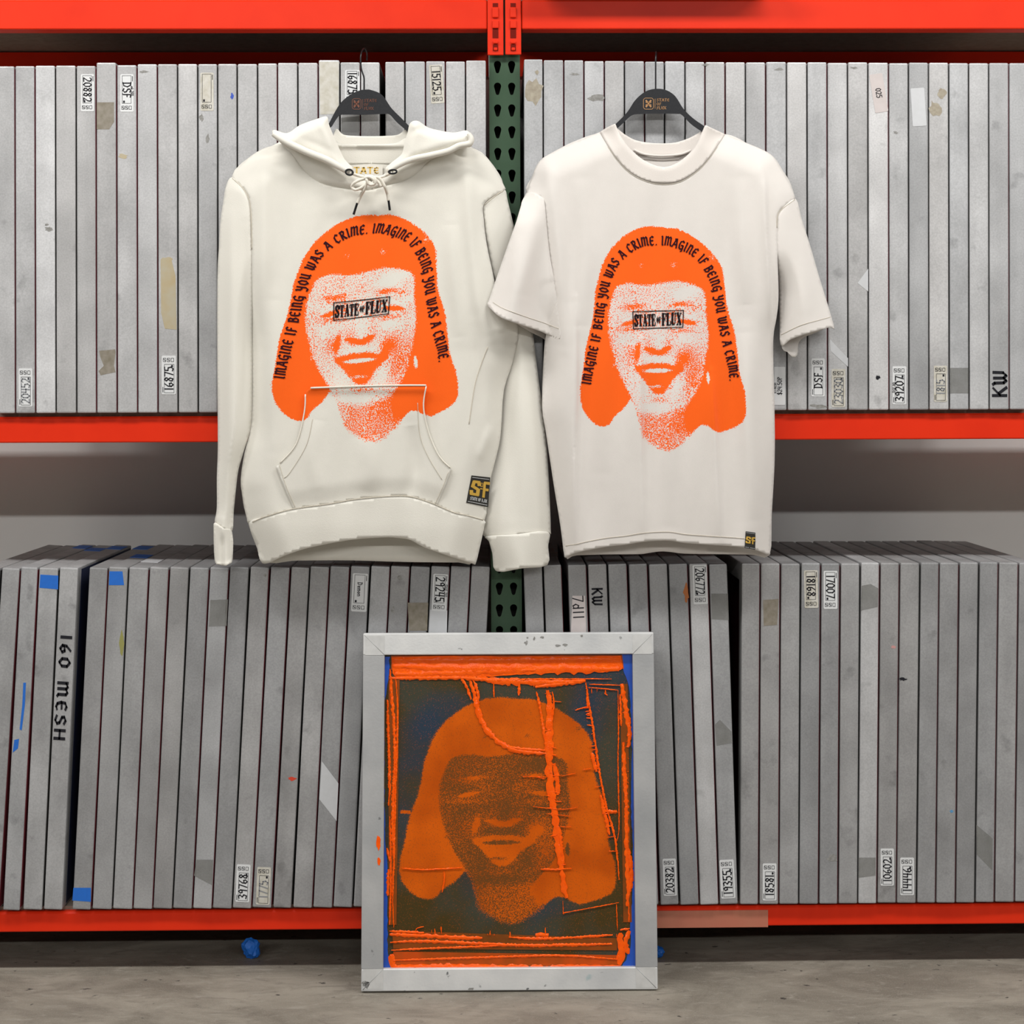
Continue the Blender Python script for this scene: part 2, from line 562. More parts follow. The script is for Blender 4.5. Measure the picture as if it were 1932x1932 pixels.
# ------------------------------------------------------------------ stroke lettering
GL = {
    'I': (.2, [[(.05, .98), (.1, .9), (.1, .08), (.16, .0)]]),
    'M': (.86, [[(.08, .0), (.08, .97)], [(.08, .78), (.3, .97), (.42, .86), (.42, .04)], [(.42, .78), (.64, .97), (.76, .84), (.76, .12), (.86, .02)]]),
    'A': (.62, [[(0, 0), (.34, .98)], [(.16, .92), (.4, .98), (.6, .0)], [(.10, .34), (.54, .34)]]),
    'G': (.58, [[(.54, .86), (.36, .98), (.12, .84), (.04, .5), (.1, .14), (.32, .02), (.54, .16), (.54, .46), (.3, .46)], [(.54, .4), (.54, -.14), (.4, -.22)]]),
    'N': (.56, [[(.08, .0), (.08, .97)], [(.08, .76), (.3, .97), (.46, .84), (.46, .12), (.56, .02)]]),
    'E': (.5, [[(.46, .88), (.3, .98), (.08, .84), (.04, .45), (.12, .1), (.3, .0), (.48, .1)], [(.06, .5), (.42, .52)]]),
    'F': (.46, [[(.02, -.08), (.12, .04), (.12, .9), (.3, .98), (.46, .9)], [(.12, .5), (.4, .52)]]),
    'B': (.56, [[(.1, .0), (.1, .98)], [(0, .92), (.3, .98), (.48, .84), (.42, .62), (.12, .54)], [(.12, .54), (.42, .5), (.54, .3), (.42, .06), (.04, .0)]]),
    'Y': (.56, [[(0, .98), (.08, .86), (.1, .56), (.28, .44), (.46, .56)], [(.46, .98), (.48, .1), (.3, -.16), (.06, -.1)]]),
    'O': (.54, [[(.27, .98), (.06, .76), (.04, .3), (.26, .0), (.48, .24), (.5, .7), (.27, .98)]]),
    'U': (.56, [[(0, .98), (.08, .86), (.08, .2), (.24, .02), (.46, .2)], [(.46, .98), (.46, .12), (.56, .02)]]),
    'W': (.84, [[(0, .98), (.08, .86), (.1, .2), (.24, .02), (.4, .2)], [(.4, .92), (.4, .2), (.56, .02), (.74, .24), (.76, .96)]]),
    'S': (.52, [[(.48, .84), (.3, .98), (.08, .84), (.1, .62), (.42, .42), (.48, .18), (.28, .0), (.02, .12)]]),
    'C': (.5, [[(.48, .86), (.28, .98), (.06, .78), (.04, .28), (.24, .0), (.48, .12)]]),
    'R': (.56, [[(.1, .0), (.1, .98)], [(0, .92), (.32, .98), (.48, .82), (.4, .58), (.12, .5)], [(.22, .5), (.44, .1), (.56, .0)]]),
    '.': (.14, [[(.04, .0), (.1, .07)]]),
    ' ': (.24, []),
    'D': (.6, [[(.08, 0), (.08, 1)], [(0, 1), (.35, .92), (.55, .55), (.4, .1), (0, 0)]]),
    'K': (.56, [[(.06, 1), (.06, 0)], [(.54, .98), (.06, .45)], [(.2, .55), (.56, 0)]]),
    'H': (.56, [[(.04, 1), (.04, 0)], [(.52, 1), (.52, 0)], [(.04, .5), (.52, .5)]]),
    'L': (.48, [[(.06, 1), (.06, 0), (.46, 0)]]),
    'T': (.56, [[(0, 1), (.56, 1)], [(.28, 1), (.28, 0)]]),
    'X': (.56, [[(0, 1), (.56, 0)], [(.56, 1), (0, 0)]]),
    'P': (.5, [[(.06, 0), (.06, 1), (.4, .95), (.44, .7), (.06, .5)]]),
    '$': (.5, [[(.46, .82), (.25, .95), (.04, .8), (.1, .58), (.42, .44), (.46, .2), (.25, .05), (.0, .15)], [(.25, 1.1), (.25, -.1)]]),
    '0': (.5, [[(.25, 1), (.04, .75), (.03, .25), (.24, 0), (.46, .25), (.47, .75), (.25, 1)]]),
    '1': (.22, [[(.1, 1), (.1, 0)]]),
    '2': (.5, [[(.02, .8), (.2, 1), (.44, .85), (.4, .55), (.02, .02), (.5, .04)]]),
    '3': (.48, [[(.02, .9), (.25, 1), (.44, .8), (.18, .54), (.46, .35), (.34, .02), (0, .1)]]),
    '4': (.5, [[(.1, 1), (.04, .45), (.48, .45)], [(.42, .95), (.38, 0)]]),
    '5': (.48, [[(.46, 1), (.08, .98), (.06, .6), (.36, .58), (.44, .25), (.25, 0), (0, .08)]]),
    '6': (.48, [[(.36, 1), (.08, .6), (.04, .2), (.24, 0), (.44, .2), (.36, .45), (.08, .35)]]),
    '7': (.46, [[(0, .98), (.46, .98), (.16, 0)]]),
    '8': (.48, [[(.4, .85), (.2, 1), (.06, .8), (.4, .35), (.3, .02), (.06, .12), (.08, .38), (.4, .7), (.4, .85)]]),
    '9': (.46, [[(.42, .75), (.25, 1), (.04, .8), (.14, .55), (.4, .62), (.42, .8), (.36, 0)]]),
    'o': (.4, [[(.2, .55), (.02, .3), (.2, 0), (.38, .28), (.2, .55)]]),
    'e': (.4, [[(.04, .28), (.36, .32), (.2, .55), (.03, .3), (.18, 0), (.38, .08)]]),
    'm': (.6, [[(.03, .55), (.03, 0)], [(.03, .45), (.2, .55), (.28, .4), (.28, 0)], [(.28, .45), (.46, .55), (.55, .4), (.55, 0)]]),
    'n': (.4, [[(.03, .55), (.03, 0)], [(.03, .45), (.22, .55), (.36, .4), (.36, 0)]]),
    'd': (.42, [[(.36, 1), (.36, 0)], [(.36, .45), (.15, .55), (.02, .28), (.16, 0), (.36, .12)]]),
    'i': (.14, [[(.06, .55), (.06, 0)]]),
    'k': (.38, [[(.04, 1), (.04, 0)], [(.34, .55), (.04, .25), (.36, 0)]]),
    '-': (.3, [[(.02, .4), (.28, .4)]]),
}
# bold slab letters: (width, thick strokes, thin strokes)
SLAB = {
    'S': (.50, [[(.44, .70), (.40, .90), (.24, .96), (.10, .84), (.12, .66), (.36, .42), (.42, .22), (.30, .05), (.12, .06), (.06, .28)]], [[(.47, .97), (.47, .68)], [(.03, .03), (.03, .32)]]),
    'T': (.54, [[(.27, .95), (.27, .05)]], [[(.02, .95), (.52, .95)], [(.03, .95), (.03, .70)], [(.51, .95), (.51, .70)], [(.12, .03), (.42, .03)]]),
    'A': (.56, [[(.30, .97), (.46, .04)]], [[(.29, .97), (.10, .04)], [(.15, .32), (.42, .32)], [(.0, .03), (.2, .03)], [(.32, .03), (.56, .03)]]),
    'E': (.50, [[(.13, .97), (.13, .03)]], [[(.01, .96), (.46, .96)], [(.46, .96), (.46, .72)], [(.13, .52), (.34, .52)], [(.34, .66), (.34, .38)], [(.01, .03), (.48, .03)], [(.48, .03), (.48, .3)]]),
    'F': (.48, [[(.13, .97), (.13, .03)]], [[(.01, .96), (.46, .96)], [(.46, .96), (.46, .72)], [(.13, .52), (.34, .52)], [(.34, .66), (.34, .38)], [(.01, .03), (.27, .03)]]),
    'L': (.48, [[(.13, .97), (.13, .03)]], [[(.01, .96), (.27, .96)], [(.01, .03), (.46, .03)], [(.46, .03), (.46, .32)]]),
    'U': (.56, [[(.13, .97), (.13, .2), (.2, .06)]], [[(.01, .96), (.26, .96)], [(.2, .05), (.36, .05), (.44, .2), (.44, .96)], [(.34, .96), (.55, .96)]]),
    'X': (.54, [[(.10, .97), (.44, .03)]], [[(.44, .97), (.10, .03)], [(0, .96), (.22, .96)], [(.34, .96), (.54, .96)], [(0, .03), (.2, .03)], [(.32, .03), (.54, .03)]]),
    'O': (.46, [[(.10, .7), (.10, .3)], [(.36, .7), (.36, .3)]], [[(.10, .7), (.16, .94), (.30, .94), (.36, .7)], [(.10, .3), (.16, .05), (.30, .05), (.36, .3)]]),
    ' ': (.2, [], []),
}


def stroke_quads(line, w0, w1, nib, out, fatten=0.5):
    """one polyline as flat quads, width follows the pen angle (local units)"""
    for i in range(len(line) - 1):
        ax, ay = line[i]; bx, by = line[i + 1]
        dx, dy = bx - ax, by - ay
        L = math.hypot(dx, dy)
        if L < 1e-6: continue
        ang = math.atan2(dy, dx)
        wd = w0 + (w1 - w0) * abs(math.sin(ang - nib))
        ux, uy = dx / L, dy / L
        e = wd * fatten * 0.6
        ax -= ux * e; ay -= uy * e; bx += ux * e; by += uy * e
        nx, ny = -uy * wd / 2, ux * wd / 2
        out.append([(ax + nx, ay + ny), (bx + nx, by + ny), (bx - nx, by - ny), (ax - nx, ay - ny)])


def text_width(t, gap):
    return sum(GL.get(c, GL['I'])[0] + gap for c in t) - gap


def text_quads(t, w0, w1, nib=math.radians(40), gap=.16):
    """quads in text space: height 1, x from 0"""
    out = []; x = 0
    for c in t:
        wd, st = GL.get(c, GL['I'])
        for s in st:
            q = []
            stroke_quads(s, w0, w1, nib, q)
            out += [[(a + x, b) for a, b in k] for k in q]
        x += wd + gap
    return out, x - gap


def slab_quads(t, gap=.05, cond=1.0):
    out = []; x = 0
    for c in t:
        wd, th, tn = SLAB[c]
        for s in th:
            q = []; stroke_quads(s, .17, .23, 0, q, 0.4)
            out += [[(a * cond + x, b) for a, b in k] for k in q]
        for s in tn:
            q = []; stroke_quads(s, .085, .10, 0, q, 0.4)
            out += [[(a * cond + x, b) for a, b in k] for k in q]
        x += wd * cond + gap
    return out, x - gap


def quads_obj(name, quads, place, material, parent, sub=1, depth=0.0004):
    """quads in a 2-D space -> thin mesh; place maps an (n,2) array to world points"""
    pts = []; faces = []
    for q in quads:
        b = len(pts)
        if sub > 1:
            for k in range(sub + 1):
                t = k / sub
                pts.append((q[0][0] + (q[1][0] - q[0][0]) * t, q[0][1] + (q[1][1] - q[0][1]) * t))
                pts.append((q[3][0] + (q[2][0] - q[3][0]) * t, q[3][1] + (q[2][1] - q[3][1]) * t))
            for k in range(sub):
                faces.append((b + 2 * k, b + 2 * k + 2, b + 2 * k + 3, b + 2 * k + 1))
        else:
            pts += q
            faces.append((b, b + 1, b + 2, b + 3))
    if not pts:
        return None
    W = np.asarray(place(np.array(pts, float)))
    o = mobj(name, W, faces, material, parent)
    return o


# ------------------------------------------------------------------ the setting
ZUP = P(966, 776.5, 0).z          # deck under the upper screens
ZLO = P(966, 1711, 0).z           # deck under the lower screens
mb = MB(); mb.box(-7, 7, -12, 0.75, -0.1, 0)
tag(mb.build('floor', floor_material()), kind='structure')
mb = MB(); mb.box(-7, 7, 0.75, 0.85, 0, 4.2)
tag(mb.build('wall_back', WALL), kind='structure')

# ------------------------------------------------------------------ pallet rack
XL, XR = -2.6, 2.7
up_l, up_r = P(925, 700, 0.03).x, P(983, 700, 0.03).x
xc = (up_l + up_r) / 2
rack = root('pallet_rack', (xc, 0.3, 0))
tag(rack, 'red and green steel pallet rack holding the two rows of screens', 'rack')
YB0, YB1 = 0.017, 0.062
ZT0, ZT1 = P(700, 55, YB0).z, P(700, 2, YB0).z
ZM0, ZM1 = P(700, 833, YB0).z, ZUP - 0.012
ZL0, ZL1 = P(966, 1751, YB0).z, ZLO - 0.012


def beam(x0, x1, z0, z1, step=True):
    m = MB()
    h = z1 - z0
    # stepped box section: face, small ledge under the deck
    prof = [(YB0, z0), (YB0, z1 - 0.001), (YB0 + 0.004, z1 + 0.004), (YB0 + 0.02, z1 + 0.004), (YB1, z1 + 0.004), (YB1, z0)]
    a = [(x0, y, z) for y, z in prof]; b = [(x1, y, z) for y, z in prof]
    m.slab(a, b)
    o = m.build('beam', RED, rack, bevel=0.003)
    return o


for z0, z1 in ((ZT0, ZT1), (ZM0, ZM1), (ZL0, ZL1)):
    beam(XL, up_l - 0.004, z0, z1)
    beam(up_r + 0.004, XR, z0, z1)
    for x0, x1 in ((XL, up_l), (up_r, XR)):
        m = MB(); m.box(x0, x1, 0.60, 0.645, z0, z1)
        m.build('rear_beam', RED, rack)
        zd = z1 + (0.004 if z1 != ZT1 else 0.004)
        m = MB(); m.box(x0, x1, 0.034, 0.64, zd, zd + 0.008 if z1 != ZT1 else zd + 0.018)
        m.build('shelf_board', WOOD, rack)

# green post with teardrop holes in its front
SP = P(953, 166, .03).z - P(953, 207, .03).z
zh0 = P(953, 125, .03).z


def post():
    bm = bmesh.new()
    x0, x1, z0, z1 = up_l, up_r, 0.004, 3.0
    yf = 0.03

    def loop(pts):
        vs = [bm.verts.new((x, yf, z)) for x, z in pts]
        return [bm.edges.new((vs[i], vs[(i + 1) % len(vs)])) for i in range(len(vs))]
    ed = loop([(x0, z0), (x1, z0), (x1, z1), (x0, z1)])
    W = x1 - x0
    k = -12
    while True:
        zc = zh0 - k * SP
        k += 1
        if zc > z1 - 0.05: continue
        if zc < 0.1: break
        for fx in (0.27, 0.73):
            xcn = x0 + W * fx
            r = W * 0.118
            pts = []
            for j in range(11):
                a = math.radians(-25 + 230 * j / 10)
                pts.append((xcn + r * math.cos(a), zc + 0.004 + r * math.sin(a)))
            for j in range(5):
                a = math.radians(180 + 180 * j / 4)
                pts.append((xcn + r * 0.52 * math.cos(a), zc - 0.0125 + r * 0.52 * math.sin(a)))
            ed += loop(pts)
    bmesh.ops.triangle_fill(bm, use_beauty=True, edges=ed)
    bm.normal_update()
    me = bpy.data.meshes.new('post')
    Mi = MAT_OF[rack].inverted()
    bm.transform(Mi)
    bm.to_mesh(me); bm.free()
    me.materials.append(GREEN)
    o = bpy.data.objects.new('post', me); COL.objects.link(o); o.parent = rack
    s = o.modifiers.new('sheet', 'SOLIDIFY'); s.thickness = 0.0025; s.offset = 0
    MAT_OF[o] = MAT_OF[rack].copy()
    m = MB()
    for xa, xb in ((x0, x0 + 0.003), (x1 - 0.003, x1)):
        m.box(xa, xb, yf + 0.002, yf + 0.075, z0, z1)
    m.build('post_flange', GREEN, o)
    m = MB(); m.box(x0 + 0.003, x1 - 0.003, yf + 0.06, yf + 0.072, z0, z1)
    m.build('post_inner_shade', DARK, o)  # near-black panel paints the shade inside the post, seen through its holes
    m = MB(); m.box(x0 + 0.004, x1 - 0.004, 0.575, 0.65, 0.002, 3.0)
    m.build('rear_post', GREEN, rack)
    m = MB(); m.box(x0 + 0.03, x1 - 0.03, 0.11, 0.575, 0.9, 0.94); m.box(x0 + 0.03, x1 - 0.03, 0.11, 0.575, 2.0, 2.04)
    m.build('cross_brace', GREEN, rack)
    m = MB(); m.box(x0 - 0.02, x1 + 0.02, 0.01, 0.12, 0, 0.006)
    m.build('foot_plate', GREEN, rack)


post()


def connector(px0, px1, py0, py1, inner):
    """beam end plate with hook slots and a locking pin"""
    Y = 0.012
    a = P(px0, py0, Y); b = P(px1, py1, Y)
    m = MB(); m.box(a.x, b.x, Y, Y + 0.006, b.z, a.z)
    o = m.build('beam_connector', RED, rack, bevel=0.002)
    w_ = b.x - a.x
    cx = a.x + w_ * 0.5
    m = MB()
    for py, hw, hh in ((14, 5, 8), (58, 5.5, 14), (90, 5, 6)):
        c = P((px0 + px1) / 2, py, Y)
        s = 0.00123
        m.box(cx - hw * s, cx + hw * s, Y - 0.001, Y + 0.001, c.z - hh * s, c.z + hh * s)
    m.build('slot', mat('dark_red_slot', (0.16, 0.008, 0.003), 0.6, 0, 0.1), o)
    m = MB()
    for py, hw, hh in ((24, 6, 10), (46, 6, 8), (80, 5, 3), (93, 3.5, 3)):
        c = P((px0 + px1) / 2, py, Y)
        s = 0.00123
        m.box(cx - hw * s, cx + hw * s, Y - 0.005, Y - 0.0005, c.z - hh * s, c.z + hh * s)
    m.build('hook_tab', RED, o, bevel=0.002)


connector(919.5, 950, -14, 104, 1)
connector(953, 983.5, -14, 103, 0)

# what juts out on the shelf above the right-hand beam
a = P(1018, 2, -0.045); b = P(1452, 2, -0.045)
zt = ZT1 + 0.026
m = MB(); m.box(a.x, b.x, -0.06, 0.5, zt, zt + 0.02)
o = m.build('plywood_sheet', WOOD)
tag(o, 'dark sheet jutting out over the top right beam, at the picture top', 'board')

# tape on the lower right beam
a = P(1239, 1715, YB0); b = P(1449, 1752, YB0)
m = MB(); m.box(a.x, b.x, YB0 - 0.0015, YB0, b.z + 0.004, a.z - 0.004)
tag(m.build('tape_strip', PALE, rack), 'faded pinkish tape on the lower right beam')

# ------------------------------------------------------------------ stored screens
W0, DP, H0, BAR = 0.0455, 0.584, 0.81, 0.045


def screen_mesh():
    m = MB()
    x0, x1 = -W0 / 2, W0 / 2
    out = [(0, 0), (DP, 0), (DP, H0), (0, H0)]
    inn = [(BAR, BAR), (DP - BAR, BAR), (DP - BAR, H0 - BAR), (BAR, H0 - BAR)]
    vs = [(x, y, z) for x in (x0, x1) for lp in (out, inn) for y, z in lp]
    fs = []
    for i in range(4):
        j = (i + 1) % 4
        fs.append((i, i + 4, j + 4, j))                   # left ring
        fs.append((8 + i, 8 + j, 12 + j, 12 + i))         # right ring
        fs.append((i, j, 8 + j, 8 + i))                   # outside
        fs.append((4 + i, 12 + i, 12 + j, 4 + j))         # inside
    me = bpy.data.meshes.new('aluminium_frame')
    me.from_pydata(vs, [], fs); me.update()
    bm = bmesh.new(); bm.from_mesh(me)
    bmesh.ops.recalc_face_normals(bm, faces=bm.faces)
    bmesh.ops.bevel(bm, geom=[e for e in bm.edges if len(e.link_faces) == 2 and e.calc_face_angle(0) > 0.5], offset=0.0035, segments=2, profile=0.6, affect='EDGES')
    bm.to_mesh(me); bm.free()
    me.materials.append(ALU)
    return me


def fabric_mesh(material, y0=0.003):
    me = bpy.data.meshes.new('mesh_fabric')
    m = MB(); m.box(W0 / 2 + 0.0002, W0 / 2 + 0.0008, y0, DP - 0.01, 0.006, H0 - 0.006)
    me.from_pydata([tuple(v) for v in m.v], [], m.f); me.update()
    me.materials.append(material)
    return me


SM = screen_mesh()
FM = [fabric_mesh(MESHR), fabric_mesh(MESHD), fabric_mesh(mat('navy_mesh', (0.008, 0.016, 0.055), 0.6), 0.034)]
ORD = ('first second third fourth fifth sixth seventh eighth ninth tenth eleventh twelfth thirteenth fourteenth fifteenth '
       'sixteenth seventeenth eighteenth nineteenth twentieth twenty-first twenty-second twenty-third twenty-fourth twenty-fifth twenty-sixth').split()
SCREENS = []


class Scr:
    pass


def add_screen(row, i, xt0, xt1, yt, xb0, xb1, zb, tint, mesh_kind):
    s = Scr()
    s.row, s.i = row, i
    s.Y = random.uniform(0.0, 0.004)
    yb = 776 if row[0] == 'U' else 1711
    tl, tr = P(xt0, yt, s.Y), P(xt1, yt, s.Y)
    bl, br = P(xb0, yb, s.Y), P(xb1, yb, s.Y)
    wid = min((tr - tl).x, (br - bl).x)
    mid_b = Vector(((bl.x + br.x) / 2, s.Y, zb))
    mid_t = Vector(((tl.x + tr.x) / 2, s.Y, (tl.z + tr.z) / 2))
    th = math.atan2(mid_t.x - mid_b.x, mid_t.z - mid_b.z)
    ln = (mid_t - mid_b).length
    base = mid_b + Vector((0, 0, abs(math.sin(th)) * wid / 2 + 0.0005))
    ln -= abs(math.sin(th)) * wid / 2
    s.root = root('screen_frame', base, Matrix.Rotation(th, 3, 'Y'))
    wid = wid * math.cos(th) - 0.0006
    f = bpy.data.objects.new('aluminium_frame', SM); COL.objects.link(f); f.parent = s.root
    f.scale = ((wid - 0.0008) / W0, 1, ln / H0)
    f.location = (-0.0004, 0, 0)
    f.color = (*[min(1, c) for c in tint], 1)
    g = bpy.data.objects.new('mesh_fabric', FM[mesh_kind]); COL.objects.link(g); g.parent = s.root
    g.scale = f.scale; g.location = f.location
    s.q = (xt0, xt1, yt, xb0, xb1, yb)
    s.feat = []
    SCREENS.append(s)
    return s


UL = [-10, 28, 66, 104.5, 143.5, 181, 220, 258.5, 297, 335, 373, 410.5, 447.5, 486, 523.5, 562, 600.5, 641.5, 680, 717.5]
UL2 = [726, 764, 803, 840.5, 878.5, 918]
UR = [988, 1025, 1064, 1102, 1140.5, 1178.5, 1216.5, 1254, 1293, 1330.5, 1368.5, 1407, 1445, 1484.5, 1523, 1561, 1599.5, 1638,
      1677, 1714.5, 1752.5, 1790.5, 1828, 1866, 1904, 1942]
LLt = [-36, 3, 39, 72.5, 112, 149]
LLb = [-76, -39, -2, None, None, None]
tops_ll2 = [168, 204.5, 243, 281.5, 320, 358, 396, 433, 471.5, 509.5, 549, 585, 622.5, 660.6, 699.7, 737, 774.5, 813, 850, 889, 926]
bots_ll2 = [134.6, 173, 212, 250.5, 288, 325.5, 363, 400.5, 438, 475, 513, 552, 590, 628, 665.5, 703.5, 741, 779, 816.5, 855, 892]
LR1 = [(986.7, 1023.7), (1024.7, 1060), (1070.5, 1107), (1108.5, 1145.5), (1146.5, 1183.5), (1185.5, 1222), (1223.5, 1260),
       (1261, 1298), (1299.5, 1336), (1337, 1373)]
tops_lr2 = [1399, 1435, 1473, 1511, 1549.5, 1585.5, 1624, 1660.8, 1698, 1737, 1773, 1810, 1848, 1884.5, 1922.5, 1960]
bots_lr2 = [1395, 1432.5, 1470, 1507.6, 1545, 1582, 1619, 1655, 1692, 1729.6, 1766.4, 1803.4, 1840, 1877, 1914.7, 1952]


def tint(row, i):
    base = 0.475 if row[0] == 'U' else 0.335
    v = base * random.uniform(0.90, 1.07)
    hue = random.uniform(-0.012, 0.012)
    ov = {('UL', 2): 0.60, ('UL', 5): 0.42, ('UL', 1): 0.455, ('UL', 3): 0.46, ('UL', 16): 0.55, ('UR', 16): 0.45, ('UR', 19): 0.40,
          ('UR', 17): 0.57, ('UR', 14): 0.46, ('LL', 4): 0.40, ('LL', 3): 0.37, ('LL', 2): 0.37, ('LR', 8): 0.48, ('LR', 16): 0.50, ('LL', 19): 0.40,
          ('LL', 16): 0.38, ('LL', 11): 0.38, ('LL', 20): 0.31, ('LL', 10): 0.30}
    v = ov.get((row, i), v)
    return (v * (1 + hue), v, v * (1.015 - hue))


for row, xs, extra in (('UL', UL, UL2), ('UR', UR, None)):
    cells = [(xs[k], xs[k + 1]) for k in range(len(xs) - 1)]
    if extra:
        cells += [(extra[k], extra[k + 1]) for k in range(len(extra) - 1)]
    for i, (a, b) in enumerate(cells):
        c = (a + b) / 2
        if row == 'UL':
            yt = np.interp(c, [0, 180, 300, 480, 700, 918], [125.5, 123.5, 122, 120, 117.5, 114.5])
            if i in (5, 16): yt -= 4.5
            if 7 <= i <= 10: yt -= 0.8
        else:
            yt = np.interp(c, [988, 1200, 1450, 1700, 1932], [113.5, 115.5, 117.5, 118.5, 119.5])
            if i == 0: yt -= 1.5
        yt += random.uniform(-0.7, 0.7)
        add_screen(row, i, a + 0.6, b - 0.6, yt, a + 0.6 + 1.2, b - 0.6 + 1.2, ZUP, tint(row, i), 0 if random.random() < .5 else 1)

cells = [(-36, 2.5, -78, -41), (3, 39, -37, -1.5), (39, 72.5, 4.5, 38.5), (73, 111.5, 42.5, 80.5), (112, 149, 81.5, 118.7)]
cells += [(tops_ll2[k], tops_ll2[k + 1], bots_ll2[k], bots_ll2[k + 1]) for k in range(20)]
for i, (a, b, c, d) in enumerate(cells):
    yt = np.interp((a + b) / 2, [0, 500, 926], [1071.5, 1070, 1068]) + random.uniform(-1, 1)
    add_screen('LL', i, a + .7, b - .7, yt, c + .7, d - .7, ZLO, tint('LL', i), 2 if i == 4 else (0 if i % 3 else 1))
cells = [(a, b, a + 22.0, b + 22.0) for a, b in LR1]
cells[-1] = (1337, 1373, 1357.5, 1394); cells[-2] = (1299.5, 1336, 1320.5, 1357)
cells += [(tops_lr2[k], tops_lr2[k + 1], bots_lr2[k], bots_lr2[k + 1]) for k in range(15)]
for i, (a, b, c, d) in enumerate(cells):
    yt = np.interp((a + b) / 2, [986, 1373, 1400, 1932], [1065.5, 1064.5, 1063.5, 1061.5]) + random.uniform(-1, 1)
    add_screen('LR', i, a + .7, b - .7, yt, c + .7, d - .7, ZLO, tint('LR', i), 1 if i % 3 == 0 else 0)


def find(px, py):
    for s in SCREENS:
        xt0, xt1, yt, xb0, xb1, yb = s.q
        if yt - 5 <= py <= yb + 5:
            t = (py - yt) / (yb - yt)
            if xt0 + (xb0 - xt0) * t - 1 <= px <= xt1 + (xb1 - xt1) * t + 1:
                return s
    raise Exception('no screen at %s %s' % (px, py))


def on_screen(s, lift):
    return lambda q: PV(q[:, 0], q[:, 1], s.Y - lift)


def slabpx(s, pts, name, material, lift=0.0006, parent=None):
    q = np.array(pts, float)
    f = PV(q[:, 0], q[:, 1], s.Y - lift); b = PV(q[:, 0], q[:, 1], s.Y + 0.0002)
    m = MB(); m.slab([Vector(v) for v in f], [Vector(v) for v in b])
    return m.build(name, material, parent or s.root)


def blobpx(cx, cy, rx, ry, n=14, jag=0.35, seed=0):
    r = random.Random(seed)
    return [(cx + rx * (1 + r.uniform(-jag, jag)) * math.cos(2 * math.pi * k / n), cy + ry * (1 + r.uniform(-jag, jag)) * math.sin(2 * math.pi * k / n)) for k in range(n)]


